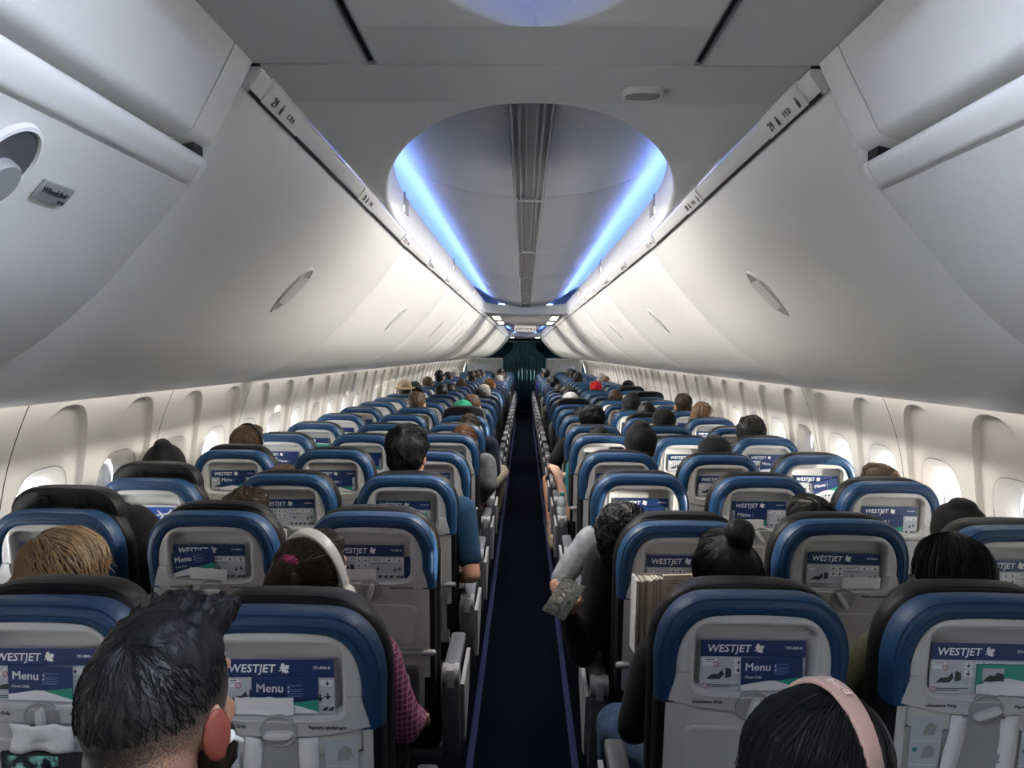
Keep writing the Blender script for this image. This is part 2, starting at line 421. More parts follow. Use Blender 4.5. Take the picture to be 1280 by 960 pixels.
# one latch: a lens shaped dish with its paddle, in a frame (u along the profile, v along y, n outward)
def latch(parent, side, yc, x, z, tx, tz, L=.150, W=.090):
    u = Vector((side*tx,0,tz)).normalized(); v = Vector((0,1,0)); nn = Vector((-side*(-tz),0,-tx)); 
    nn = Vector((side*tz,0,-tx)).normalized()
    if nn.z > 0: nn = -nn
    c = Vector((side*x, yc, ZC+z))
    i0 = min(range(len(PC)), key=lambda i: (PC[i][0]-(x-T(yc)))**2+(PC[i][1]-z)**2)
    def onprof(sv, h):
        i, rem = i0, sv
        while True:
            j = i+1 if rem >= 0 else i-1
            j = max(0, min(len(PC)-1, j)); d = math.hypot(PC[j][0]-PC[i][0], PC[j][1]-PC[i][1])
            if d >= abs(rem) or j in (0, len(PC)-1):
                f = abs(rem)/max(d,1e-6); px, pz = PC[i][0]+(PC[j][0]-PC[i][0])*f, PC[i][1]+(PC[j][1]-PC[i][1])*f; break
            rem -= d if rem >= 0 else -d; i = j
        return Vector((side*(px+T(yc)),0,ZC+pz))+nn*h
    def P_(u_, v_, h): return onprof(u_, h)+Vector((0,yc+v_,0))
    def lens(k, h, N=28):
        out = []
        for i in range(N):
            a = 2*math.pi*i/N; out.append(c+u*(L/2*k*math.cos(a))+v*(W/2*k*math.sin(a)*(1-.15*abs(math.cos(a))))+nn*(h+.001))
        return out
    b = MB(); b.loops([lens(1.05,-.018),lens(1.05,.0025),lens(1.0,.003),lens(.95,.0005)], cap1=False); pr = b.obj('latch', BIN, parent)
    b = MB(); b.loops([lens(.96,.0004),lens(.96,.0012)], cap1=True); b.obj('latch_recess', SHELL2, pr, smooth=0)
    b = MB()
    for (u0,u1,w0,h) in ((-.30,.30,.44,.0045),):
        pts = lambda hh,k: [c+u*(L*uu)+v*(W*ww*k)+nn*(hh+.001) for uu,ww in ((u0,-w0),(u0+.05,-w0*1.05),(u1-.08,-w0*.95),(u1,-w0*.7),(u1,w0*.7),(u1-.08,w0*.95),(u0+.05,w0*1.05),(u0,w0))]
        b.loops([pts(.001,1),pts(h,1),pts(h+.001,.8)], cap1=True)
    b.obj('latch_handle', KNOB, pr)
BIN_Y = [1.205+1.775*k for k in range(13)]; BIN_Y[-1] = min(BIN_Y[-1], YEND-.05)
def rail_piece(side, y0, y1, grow=0):
    b = MB(); L = []
    ny = max(1, int((y1-y0)/.5))
    for k in range(ny+1):
        y = y0+(y1-y0)*k/ny; t_ = T(y); g = grow
        pr = [(.437-g,.424),(.436-g,.417-g*.5),(.438-g,.413-g),(.446-g*.5,.4015-g),(.455,.3895-g),(.459+g*.6,.388-g*.6),(.466+g,.396),(.464,.424)]
        L.append([(side*(x+t_), y, ZC+z) for x,z in pr])
    b.loops(L, cap0=True, cap1=True)
    return b
row_no = 29
for side, sn in ((-1,'port'), (1,'starboard')):
    ords = ['first','second','third','fourth','fifth','sixth','seventh','eighth','ninth','tenth','eleventh','twelfth','thirteenth']
    for i, (y0, y1) in enumerate(zip(BIN_Y, BIN_Y[1:])):
        if y1-y0 < .3: continue
        bn = thing('overhead_bin', 'closed white overhead bin, %s in the %s row from the row 29 sign' % (ords[i], sn), 'overhead bin', (0,0,0), 0, 'overhead bins over the %s seats' % sn)
        bin_door(side, y0, y1).obj('bin_door', BIN, bn, smooth=50)
        if i < 6:
            ym = (y0+y1)/2; x, z = .634+T(ym), .1585
            latch(bn, side, ym, x, z, .042, -.0445)
        rail_piece(side, y0+.002, y1-.002).obj('bin_rail', BIN, bn, smooth=40)
        b = MB()
        q = [(.478,.390),(.4795,.3835)]
        for yy0, yy1 in ((y0,y1),):
            b.loops([[(side*(x+T(y)-.004), y, ZC+z) for x,z in ((.4585,.400),(.4575,.3868),(.4605,.3850))] for y in (yy0,(yy0+yy1)/2,yy1)], closed=False)
        b.obj('rail_gap', DARK, bn, smooth=0)
        # row sign plates on the rail
        j = 0
        for r in range(0, 12):
            ys_ = 1.36+r*.787
            if not (y0 <= ys_ < y1): continue
            b = rail_piece(side, max(ys_-.10,y0+.003), min(ys_+.10,y1-.003), .003)
            sg = b.obj('row_sign', BIN, bn, smooth=40)
            if r < 5:
                s_ = ('%d' % (29-r))
                tx = Vector((side*(.455-.446), 0, .3895-.4015)).normalized()       # across the rail
                ny_ = Vector((0, -side*1.0, 0)); nrm = tx.cross(Vector((0,1,0)))
                if nrm.z > 0: nrm = -nrm
                # letters run along y; their up direction points inboard-up
                up = -tx; xd = up.cross(-nrm); xd = -xd if False else xd
                R = Matrix((xd, -nrm*1, up)).transposed()   # local x, y(back), z(up)
                if R.determinant() < 0: R = Matrix((-xd, -nrm, up)).transposed()
                base = Vector((side*(.4465+T(ys_)), ys_, ZC+.401))+nrm*.0042
                for txt, off, sz in ((s_, -.058, .022), ('C B A' if side < 0 else 'F E D', .030 if side < 0 else .024, .014)):
                    o = link('lettering', text_mesh(txt, sz, INK, bold=.004), sg)
                    o.matrix_world = Matrix.Translation(base + R @ Vector((off,0,0)) + nrm*.0006) @ R.to_4x4()
                b = MB()
                for cx in ((-.022,) if side < 0 else (-.024,.076)):
                    b.box((cx-.004,-.0006,-.008),(cx+.004,.0004,.004)); b.ell((cx,-.0001,.007),(.003,.0005,.003), n=8, m=4)
                o = b.obj('seat_symbol', INK, sg); o.matrix_world = Matrix.Translation(base+nrm*.0006) @ R.to_4x4()
# the bins nearest the tail, of another build: upper panel, bucket with a lip band, placard and latch
for side, sn in ((-1,'port'), (1,'starboard')):
    bn = thing('overhead_bin', '%s overhead bin with a lip band and big round latch, before the row 29 sign' % sn, 'overhead bin', (0,0,0))
    def ext(P, y0, y1, name, m, close, bev=.010, parent=bn):
        b = MB(); L = []
        for y, d in ((y0,0),((y0+y1)/2,0),(y1-bev,0),(y1-bev*.3,bev*.25),(y1,bev*.9)):
            Q = offset_prof(P, d) if d else P
            L.append([(side*x,y,ZC+min(z,.4235)) for x,z in Q]+[(side*x,y,ZC+z) for x,z in close])
        b.loops(L, cap0=True, cap1=True); return b.obj(name, m, parent, smooth=50)
    YE = 1.20
    up = catmull([(.414,.4235),(.421,.408),(.439,.372),(.459,.334),(.467,.318),(.474,.306),(.486,.298),(.512,.293),(.57,.290)],4)
    ext(up, -1.0, YE-.085, 'upper_panel', BIN, [(.60,.34),(.60,.4235)], bev=.003)
    ext(up, YE-.083, YE, 'upper_panel_end', BIN, [(.60,.34),(.60,.4235)], bev=.016)
    lip = catmull([(.512,.284),(.494,.286),(.485,.281),(.4865,.270),(.494,.258),(.5025,.2475),(.512,.244)],3)
    ext(lip, -1.0, YE-.022, 'lip_band', BIN, [(.55,.245),(.55,.284)], bev=.002)
    ext(lip, YE-.021, YE-.001, 'lip_band_end', BIN, [(.55,.245),(.55,.284)], bev=.006)
    low = catmull([(.510,.2425),(.556,.188),(.601,.137),(.643,.090),(.711,.030),(.797,-.028),(.89,-.074),(1.0,-.110),(1.15,-.136),(1.40,-.156),(1.63,-.160)],4)
    ext(low, -1.0, YE-.004, 'bin_bucket', BIN, [(1.55,-.04),(.60,.238)], bev=.004)
    b = MB(); b.box((min(side*.60,side*.9),-1.0,ZC+.20),(max(side*.60,side*.9),YE-.03,ZC+.335)); b.obj('bin_interior', DARK, bn)
    b = MB(); b.box((min(side*.486,side*.58),YE-.050,ZC+.2835),(max(side*.486,side*.58),YE-.018,ZC+.297)); b.obj('end_gap', DARK, bn)
    # round latch recess with its paddle
    yc = .828; x, z = .5525, .1905; tx, tz = .045, -.051
    u = Vector((side*tx,0,tz)).normalized(); v = Vector((0,1,0)); nn = Vector((side*tz,0,-tx)).normalized()
    c = Vector((side*x,yc,ZC+z))
    def oval(k, h, N=32): return [c+u*(.047*k*math.cos(2*math.pi*i/N))+v*(.036*k*math.sin(2*math.pi*i/N))+nn*h for i in range(N)]
    b = MB(); b.loops([oval(1.14,-.012),oval(1.10,.004),oval(1.0,.005),oval(.95,.0015)]); lt = b.obj('latch', BIN, bn)
    b = MB(); b.loops([oval(.97,.0008),oval(.97,.0022)], cap1=True); b.obj('latch_recess', SLATE, lt, smooth=0)
    b = MB(); c2 = c+u*.018
    def pad(k,h): return [c2+u*(.027*k*math.cos(2*math.pi*i/20))+v*(.024*k*math.sin(2*math.pi*i/20))+nn*h for i in range(20)]
    b.loops([pad(1,.001),pad(1,.011),pad(.92,.014)], cap1=True); b.obj('latch_handle', ARMGREY, lt)
    if side < 0:
        R = Matrix((-v*-1, -nn, -u)).transposed()
        if R.determinant() < 0: R = Matrix((-v, -nn, -u)).transposed()
        cc = Vector((side*.5585,.930,ZC+.1795))
        b = MB(); b.box((-.030,-.0015,-.013),(.030,.004,.013), bev=.003); pl = b.obj('placard', ARMGREY, bn); pl.matrix_world = Matrix.Translation(cc) @ R.to_4x4()
        o = link('lettering', text_mesh('Wheelchair', .0105, INK, bold=.006), pl); o.location = (-.002,-.0022,.002)
        o = link('lettering', text_mesh('29-30', .005, INK), pl); o.location = (.018,-.0022,-.008)
# ---------------------------------------------------------------- ceiling panels with the two lit coves
HC = .425
def flat_panel(name, y0, y1, xl, xr, hole=None, step=.06, m=CEIL):
    b = MB(); n = max(1, int((y1-y0)/step))
    for th in (0, .012):
        pass
    L = []
    for k in range(n+1):
        y = y0+(y1-y0)*k/n; L.append([(x+ (T(y)*(1 if x > 0 else -1) if abs(x) > .43 else 0), y, ZC+HC) for x in (xl,(xl+xr)/2,xr)] )
    lo = MB(); b.loops([[*r, *[(p[0],p[1],p[2]+.014) for p in reversed(r)]] for r in L], cap0=True, cap1=True)
    return b.obj(name, m, ceil)
def cove(y0, y1, near_r, far_r, hw, W, fas, name):
    T = globals()['T'] if name != 'near' else (lambda y: 0)
    """an oval opening in the ceiling between y0 and y1, with its fascia; plus the vault above"""
    st = []
    for k in range(25):
        a = math.pi/2*k/24; st.append((y0+near_r*(1-math.cos(a)), math.sin(a)))
    ym = [y0+near_r+max(0,y1-far_r-y0-near_r)*k/14 for k in range(1,14)]
    st += [(y,1.0) for y in ym]
    for k in range(25):
        a = math.pi/2*(1-k/24); st.append((y1-far_r*(1-math.cos(a)), math.sin(a)))
    rim = lambda y: hw+T(y)
    for s in (-1,1):
        b = MB(); L = []
        for y, f in st:
            r = f
            h = rim(y)*r; Wy = W+T(y)
            h = min(h, Wy-.004)
            inn = max(h-.012,0)
            L.append([(s*Wy,y,ZC+HC+.012),(s*Wy,y,ZC+HC),(s*(h+.010 if h+.010 < Wy else (h+Wy)/2),y,ZC+HC),(s*(h+.003),y,ZC+HC+.004),(s*h,y,ZC+HC+.014),(s*h,y,ZC+HC+fas*.6),(s*max(h-.012,0),y,ZC+HC+fas),(s*(h+.006),y,ZC+HC+fas)])
        b.loops(L, closed=False); b.obj('cove_rim', CEIL if False else BIN, ceil, smooth=45)
    return st
# near flat part with two slits, then the oval
for a, c_ in ((-.42,-.245),(-.233,.233),(.245,.42)):
    pass
fy = 1.197
flat_panel('ceiling_panel', -1.1, fy, -.475, -.245); flat_panel('ceiling_panel', -1.1, fy, .245, .475)
for s in (-1,1):
    b = MB(); b.box((s*.239-.0065,-1.1,ZC+HC+.006),(s*.239+.0065,fy,ZC+HC+.012)); b.obj('panel_slot', DARK, ceil)
    for q in (-1,1):
        b = MB(); b.box((s*.239+q*.0065-.001,-1.1,ZC+HC-.002),(s*.239+q*.0065+.001,fy,ZC+HC+.010)); b.obj('slot_edge', STEEL, ceil)
cove(-.6, 1.06, .6, .75, .225, .233, .100, 'near')
flat_panel('ceiling_panel', 1.06, fy, -.233, .233)
b = MB(); b.box((-.42,fy,ZC+HC+.007),(.42,1.2035,ZC+HC+.011)); b.obj('panel_gap', DARK, ceil)
flat_panel('ceiling_panel', 1.203, 1.38, -.437, .437)
cove(1.38, 8.85, 1.38, .50, .434, .437, .100, 'long')
flat_panel('ceiling_panel', 8.85, 12.5, -.437, .437)
cove(12.5, 20.8, .5, .4, .428, .437, .100, 'far')
flat_panel('ceiling_panel', 20.8, YEND+1.1, -.437, .437)
# vault panels above each cove
def vault(y0, y1, seams, dz=0):
    prof = [(-.62,.700),(-.54,.690),(-.48,.662),(-.425,.625),(-.36,.583),(-.28,.548),(-.18,.522),(-.05,.509)]
    cuts = [y0]+[s for s in seams if y0 < s < y1]+[y1]
    for a, c_ in zip(cuts, cuts[1:]):
        for s in (-1,1):
            b = MB()
            P = [(s*abs(x), z+dz) for x,z in prof]
            L = []
            for y, up in ((a+.001,.010),(a+.004,.002),(a+.012,0),((a+c_)/2,0),(c_-.012,0),(c_-.004,.002),(c_-.001,.010)):
                L.append([(x,y,ZC+z+up) for x,z in P]+[(x,y,ZC+z+.02) for x,z in reversed(P)])
            b.loops(L, cap0=True, cap1=True); b.obj('vault_panel', VAULT, ceil, smooth=40)
        b = MB()
        for (x0,x1,z0,z1) in ((-.047,.047,.507,.52),(-.047,-.042,.496,.51),(.042,.047,.496,.51),(-.030,-.024,.500,.51),(.024,.030,.500,.51),(-.013,-.009,.502,.51),(.012,.016,.502,.51)):
            b.box((x0,a+.004,ZC+z0+dz),(x1,c_-.004,ZC+z1+dz), bev=.001)
        b.obj('vault_strip', VAULTG, ceil)
        b = MB(); b.box((-.045,a-.010,ZC+.497+dz),(.045,a+.010,ZC+.510+dz), bev=.002); b.obj('strip_clip', WHITE, ceil)
SE = [2.65+1.36*k for k in range(-2,16)]
vault(-1.1, 1.22, [.0], .055); vault(1.22, 9.2, SE); vault(12.2, 21.1, SE)
for (y0,y1,h) in ((1.215,1.225,0),(9.2,9.21,0),(12.19,12.2,0),(21.1,21.11,0)):
    b = MB(); b.box((-.6,y0,ZC+HC+.014),(.6,y1,ZC+.74)); b.obj('vault_end', VAULT, ceil)
# small fittings on the long cove: slots in the fascia
for s in (-1,1):
    for y in (2.62,4.4,6.2):
        b = MB(); b.box((s*.397-.003,y-.055,ZC+HC+.020),(s*.397+.003,y-.045,ZC+HC+.085), bev=.002); b.box((s*.397-.002,y-.045,ZC+HC+.02),(s*.397+.002,y+.03,ZC+HC+.07), bev=.002)
        b.obj('fascia_slot', ARMGREY, ceil)
# LED strips hidden behind the rims: the cove light
def led(pts, name='cove_light', z=HC+.110, wd=.018):
    """an upward facing lamp strip along pts, lying in the trough behind the rim"""
    b = MB(); L = []
    for i, (x,y) in enumerate(pts):
        a, c = pts[max(i-1,0)], pts[min(i+1,len(pts)-1)]; d = Vector((c[0]-a[0],c[1]-a[1],0)).normalized(); n_ = Vector((-d.y,d.x,0))*wd
        L.append([(x-n_.x,y-n_.y,ZC+z),(x+n_.x,y+n_.y,ZC+z),(x+n_.x,y+n_.y,ZC+z+.004),(x-n_.x,y-n_.y,ZC+z+.004)])
    b.loops(L, cap0=True, cap1=True)
    return b.obj(name, LEDB, ceil, smooth=0)
for s in (-1,1):
    led([(s*.405,1.66),(s*.438,1.82),(s*.456,2.0),(s*.466,3.0),(s*.466,8.4)]); led([(s*.466,13.1),(s*.466,20.4)])
    led([(s*.262,.0),(s*.262,.40),(s*.235,.70),(s*.17,.93)])
led([(-.30,8.9),(.30,8.9)]); led([(-.30,20.86),(.30,20.86)]); led([(-.14,1.095),(.14,1.095)])
# speaker grille, ceiling lamps, exit sign
sg = thing('speaker_grille', 'small oval grey speaker cover on the flat ceiling beside the oval cove', 'speaker', (.178,1.315,ZC+HC))
def ovl(k, z, a=.034, c_=.026, N=28): return [(a*k*math.copysign(abs(math.cos(t_))**.7,math.cos(t_)), c_*k*math.copysign(abs(math.sin(t_))**.7,math.sin(t_)), z) for t_ in [2*math.pi*i/N for i in range(N)]]
b = MB(); b.loops([ovl(1,.002),ovl(.98,-.006),ovl(.90,-.010),ovl(.84,-.010),ovl(.80,-.007)]); b.obj('grille_frame', CEIL, sg)
b = MB(); b.loops([ovl(.82,-.004),ovl(.80,-.0085)], cap1=True); b.obj('grille_plate', SHELL2, sg)
for s in (-1,1):
    for y0, y1 in ((9.25,10.1),(10.85,11.6)):
        lp = thing('ceiling_lamp', 'lit white rectangular lamp on the flat ceiling past the long cove, %s, %s one' % ('port side' if s < 0 else 'starboard side', 'nearer' if y0 < 10 else 'further'), 'lamp', (s*.345,(y0+y1)/2,ZC+HC), 0, 'ceiling lamps before the exit sign')
        h = (y1-y0)/2
        b = MB(); b.box((-.050,-h,-.006),(.050,h,.004), bev=.003); b.obj('lamp_frame', WHITE, lp)
        b = MB(); b.box((-.036,-h+.03,-.010),(.036,h-.03,-.004), bev=.002); b.obj('lamp_lens', LAMPW, lp)
    lp = thing('ceiling_lamp', 'small lit lamp at the top corner of the aisle curtain, %s side' % ('port' if s < 0 else 'starboard'), 'lamp', (s*.34,21.6,ZC+HC))
    b = MB(); b.box((-.06,-.3,-.012),(.06,.3,.002), bev=.004); b.obj('lamp_frame', WHITE, lp)
    b = MB(); b.box((-.045,-.26,-.018),(.045,.26,-.01), bev=.002); b.obj('lamp_lens', LAMPW, lp)
ex = thing('exit_sign', 'white hanging exit sign with dark red lettering above the aisle', 'sign', (0,12.3,ZC+HC))
b = MB(); b.box((-.172,-.03,-.108),(.172,.03,0), bev=.008); b.obj('sign_box', WHITE, ex)
b = MB(); b.box((-.162,-.034,-.098),(.162,-.029,-.012), bev=.002); b.obj('sign_face', SIGNL, ex)
o = link('lettering', text_mesh('EXIT SORTIE', .040, REDD, bold=.03), ex); o.location = (0,-.0352,-.062)
for s in (-1,1):
    b = MB(); q = [(s*.135,-.0352,-.062+.016),(s*.152,-.0352,-.062),(s*.135,-.0352,-.062-.016),(s*.126,-.0352,-.062)]
    b.loops([q,[(x,y-.0006,z) for x,y,z in q]], cap0=True, cap1=True); b.obj('arrow_mark', REDD, ex, smooth=0)
for s in (-1,1):
    b = MB(); b.box((min(s*.39,s*.66),-1.1,ZC+HC+.016),(max(s*.39,s*.66),1.36,ZC+HC+.022)); b.obj('light_leak_filler', DARK, ceil)  # dark filler added to stop cove light leaking in beside the bins
    for y in (.45,.90): area_light('bin_wash_lamp', (s*(.215 if y < .6 else .165),y,ZC+HC+.045), (-s*1.0,0,-1.1), .42, .02, 6.0, (.76,.83,1.0), 96)
# the cabin's white wash lamps in the cove edges, shining across onto the opposite bins
for s in (-1,1):
    for y in (2.6,4.2,5.8,7.4):
        area_light('bin_wash_lamp', (s*.395,y,ZC+HC+.045), (-s*1.0,0,-.85), 1.55, .10, 14.5, (1.0,.95,.86), 104)
    for y in (10.3,13.5,15.2,17,19):
        area_light('bin_wash_lamp', (s*.405,y,ZC+HC-.045), (-s*1.0,0,-.85), 1.55, .10, 14.5, (1.0,.95,.86), 104)

# sidewall wash lamps in the joint between the bins and the sidewall
for s in (-1,1):
    for k in range(8):
        y = 1.9+1.45+k*2.9
        area_light('sidewall_wash_lamp', (s*1.600,y,1.522), (s*.25,0,-1), 2.7, .03, 2.6, (1.0,.96,.88), 170)
# ---------------------------------------------------------------- seats: built once, then copied with all their parts
ZT = 1.165; TILT = math.tan(math.radians(8.0))
def sh(x, y, zr): return (x, y - zr*TILT, ZT+zr)      # back frame: zr is measured down from the top (negative)
def outline(inset, zbot, n=14, w0=.210, rx0=.115, rz0=.150):
    w_ = w0-inset; rx, rz = max(rx0-inset*.8,.02), max(rz0-inset*.8,.02); top = -inset
    pts = []
    for k in range(7): pts.append((-w_*(1-.02*(1-k/7)), zbot+(top-rz-zbot)*k/7))
    for k in range(n+1):
        a = math.pi/2*k/n; p = .86
        pts.append((-w_+rx-rx*math.cos(a)**p, top-rz+rz*math.sin(a)**p))
    half = pts[:]
    for k in range(1,6): pts.append((-(w_-rx)+(w_-rx)*2*k/6, top))
    pts += [(-x, z) for x, z in reversed(half)]
    # a slightly crowned top
    return [(x, z-.010*(x/w_)**2 if z > top-rz else z) for x, z in pts]
def sweep(sec, zbot):
    return [[sh(x, y, z) for x, z in outline(i, zbot)] for i, y in sec]
def radial(pts, c, N=64):
    """resample a star shaped closed outline by direction from c"""
    out = []; m = len(pts)
    for k in range(N):
        a = 2*math.pi*(k+.5)/N; d = (math.cos(a), math.sin(a)); best = None
        for i in range(m):
            x1,z1 = pts[i][0]-c[0], pts[i][1]-c[1]; x2,z2 = pts[(i+1)%m][0]-c[0], pts[(i+1)%m][1]-c[1]
            den = d[0]*(z2-z1)-d[1]*(x2-x1)
            if abs(den) < 1e-12: continue
            t = (x1*(z2-z1)-z1*(x2-x1))/den; u = (x1*d[1]-z1*d[0])/den
            if t > 0 and -1e-6 <= u <= 1+1e-6 and (best is None or t > best): best = t
        out.append((c[0]+d[0]*best, c[1]+d[1]*best))
    return out
def rr2(hx, hz, c, r, n=6):
    out = []
    for cx, cz, a0 in ((hx-r,-(hz-r),-90),(hx-r,hz-r,0),(-(hx-r),hz-r,90),(-(hx-r),-(hz-r),180)):
        for k in range(n+1):
            a = math.radians(a0+90*k/n); out.append((c[0]+cx+r*math.cos(a), c[1]+cz+r*math.sin(a)))
    return out
RC = (0,-.142)
def m_shell():
    b = MB(); zb = -.300
    def og(i): return radial([*outline(i, zb), ], RC)
    def rg(g): return radial(rr2(.131+g, .079+g, RC, .030+max(g,-.01)), RC)
    seq = [(og(.040),.016),(og(.0405),.004),(og(.043),-.003),(og(.049),-.0055),(og(.056),-.0055),(rg(.012),-.0055),(rg(.006),-.0075),(rg(.001),-.006),(rg(-.003),.000),(rg(-.006),.020),(rg(-.012),.0235)]
    b.loops([[sh(x,y,z) for x,z in l] for l,y in seq], cap1=True)
    return b.mesh('back_shell', SHELL, 32)
def m_low():
    b = MB()
    b.loops([[sh(x,y,z) for x,z in rr2(.180-i,.215-i,(0,-.515),.012)] for i,y in ((0,.02),(0,.004),(.004,.0),)], cap0=True, cap1=True)
    for s in (-1,1):
        b.loops([[sh(x,y,z) for x,z in rr2(.010,.155,(s*.178,-.395),.006,3)] for y in (.02,-.004,-.007)], cap1=True)
    return b.mesh('lower_back', SHELL, 35)
def m_pocket():
    b = MB()
    b.loops([[sh(x,y,z) for x,z in rr2(.150-i,.085-i,(0,-.60),.02)] for i,y in ((0,.0),(0,-.012),(.006,-.018))], cap1=True)
    b.loops([[sh(x,y,z) for x,z in rr2(.150-i,.010-i*.5,(0,-.52),.008)] for i,y in ((0,-.005),(0,-.022),(.004,-.026))], cap1=True)
    return b.mesh('magazine_pocket', SLATE, 35)
def m_cover():
    b = MB()
    sec = [(.0445,.012),(.0440,.000),(.0395,-.0075),(.033,-.0095),(.0275,-.0095),(.0262,-.0060),(.0248,-.0095),(.018,-.0090),(.009,-.0035),(.0075,-.0000),(.0055,-.001),(.001,.008),(-.001,.022),(-.001,.045),(.003,.062),(.012,.068)]
    L = sweep(sec, -.245); b.loops(L, closed=False)
    for e in (0,-1):
        b.face(b.verts([l[e] for l in L]))
    return b.mesh('headrest_cover', BLUE, 40)
def m_stitch():
    b = MB()
    for i, y in ((.0262,-.0072),(.0072,-.0012)):
        pts = [sh(x,y,z) for x,z in outline(i,-.24)]
        b.tube(pts, .0011, n=4)
    return b.mesh('stitch_line', BLUE2, 60)
def m_side(sg_):
    b = MB(); sec = [(.0440,.014),(.038,-.002),(.020,-.004),(.006,.004),(.002,.02),(.002,.05),(.012,.06)]
    L = [[p for p in l] for l in sweep(sec, -.66)]
    # keep only the two sides below the blue cover
    def half(sgn):
        rows = []
        for i, y in sec:
            w_ = .210-i; rows.append([sh(sgn*w_*(1-.02*k/5), y, -.246-.42*k/5) for k in range(6)])
        return rows
    for sgn in (sg_,):
        r = half(sgn); b.loops(r, closed=False)
        b.face(b.verts([q[0] for q in r])); b.face(b.verts([q[-1] for q in r]))
    return b.mesh('side_bolster', LEATHER, 45)
def m_front():
    b = MB(); sec = [(.040,.055),(.012,.060),(.002,.066),(-.004,.080),(-.004,.110),(.004,.128),(.022,.140),(.05,.145)]
    L = sweep(sec, -.70); b.loops(L, closed=False)
    for l, rv in ((L[0],0),(L[-1],1)): b.face(b.verts(l))
    for e in (0,-1): b.face(b.verts([l[e] for l in L]))
    b.face(b.verts([l[0] for l in L]+[l[-1] for l in reversed(L)]))
    return b.mesh('backrest', LEATHER, 45)
def m_head():
    b = MB()       # the front headrest pad that can be pulled up
    def ol(i, zb): return outline(i, zb, w0=.176, rx0=.10, rz0=.085)
    sec = [(.012,.072),(.002,.078),(-.002,.092),(-.002,.128),(.003,.150),(.020,.168)]
    L = [[sh(x,y,z+.006) for x,z in ol(i,-.235)] for i,y in sec]
    b.loops(L, closed=False)
    for l in (L[0],L[-1]): b.face(b.verts(l))
    for e in (0,-1): b.face(b.verts([l[e] for l in L]))
    for s in (-1,1):                  # straps on its rear face
        b.loops([[sh(x,y,z) for x,z in rr2(.022,.030,(s*.062,-.052),.006,3)] for y in (.076,.068,.066)], cap1=True)
        b.loops([[sh(x,y,z) for x,z in rr2(.007,.020,(s*.062-.01,-.050),.003,3)] for y in (.068,.062,.061)], cap1=True)
    pts = [sh(x,.079,z+.006) for x,z in ol(.004,-.22)]; b.tube(pts, .0028, n=5)
    return b.mesh('headrest', LEATHER, 45)
def bez_bot(x): return -.236-.028*(1-(x/.19)**2)
def m_bezel():
    b = MB()
    outer = [(-.165,-.174),(-.171,-.190),(-.178,-.215),(-.184,-.238)]+[(x,bez_bot(x)) for x in [-.184+.368*k/24 for k in range(1,24)]]+[(.184,-.238),(.178,-.215),(.171,-.190),(.165,-.174)]
    inner = [(-.137,-.174),(-.137,-.185),(-.135,-.200),(-.130,-.212)]+[(-.122+.244*(k-1)/22, -.2185-.008*(1-abs((-.122+.244*(k-1)/22)/.122)**6)) for k in range(1,24)]+[(.130,-.212),(.135,-.200),(.137,-.185),(.137,-.174)]
    def ins(P, Q, t): return [(p[0]+(q[0]-p[0])*t, p[1]+(q[1]-p[1])*t) for p, q in zip(P, Q)]
    rows = [(outer,-.002),(outer,-.010),(ins(outer,inner,.05),-.0125),(ins(outer,inner,.80),-.0125),(ins(outer,inner,.93),-.0145),(inner,-.011),(inner,-.002)]
    b.loops([[sh(x,y,z) for x,z in l] for l,y in rows], closed=False)
    for e in (0,-1): b.face(b.verts([sh(l[e][0],y,l[e][1]) for l,y in rows]))
    return b.mesh('pocket_bezel', SHELL, 32)
def m_dish():
    b = MB(); c = (0,-.250)
    def circ(r): return [(c[0]+r*math.cos(2*math.pi*k/28), c[1]+r*math.sin(2*math.pi*k/28)*.92) for k in range(28)]
    b.loops([[sh(x,y,z) for x,z in circ(r)] for r,y in ((.0385,-.006),(.0385,-.0132),(.0365,-.0150),(.0345,-.0140),(.0325,-.0128))])
    b.loops([[sh(x,y,z) for x,z in circ(r)] for r,y in ((.0330,-.0126),(.001,-.0130))])
    return b.mesh('latch_shade_disc', SHELL2, 30)  # not sunk: the darker grey stands in for the shade of a recess
def m_knob(deg):
    b = MB(); a = math.radians(deg); dx, dz = math.cos(a), math.sin(a); c = Vector((0,-.250))
    def ring(k, y): 
        out = []
        for i in range(20):
            t = 2*math.pi*i/20; u, v = .030*math.copysign(abs(math.cos(t))**.6,math.cos(t))*k, .0085*math.copysign(abs(math.sin(t))**.7,math.sin(t))*k
            out.append(sh(c[0]+u*dx-v*dz, y, c[1]-.006+u*dz+v*dx))
        return out
    b.loops([ring(1,-.012),ring(1,-.022),ring(.9,-.0255),ring(.6,-.0265)], cap1=True)
    return b.mesh('tray_latch', KNOB, 40)
def m_tray():
    b = MB()
    def ol(i):
        P = [(-.172+i,-.452+i)]
        P = [(x, bez_bot(x)-.004-i) for x in [(-.172+i)+(.344-2*i)*k/20 for k in range(21)]]
        return P + [(.172-i,-.30),(.172-i,-.452+i),(-.172+i,-.452+i),(-.172+i,-.30)]
    b.loops([[sh(x,y,z) for x,z in ol(i)] for i,y in ((0,.004),(0,-.003),(.003,-.006))], cap1=True)
    def inn(i):
        P = rr2(.146-i,.070-i,(0,-.368),.024)
        return [(x, z-.006*(x/.146)**2 if z > -.368 else z) for x, z in P]
    b.loops([[sh(x,y,z) for x,z in inn(i)] for i,y in ((-.004,-.0055),(0,-.0085),(.004,-.0095),(.007,-.0085))], cap1=True)
    return b.mesh('tray_table', SHELL, 32)
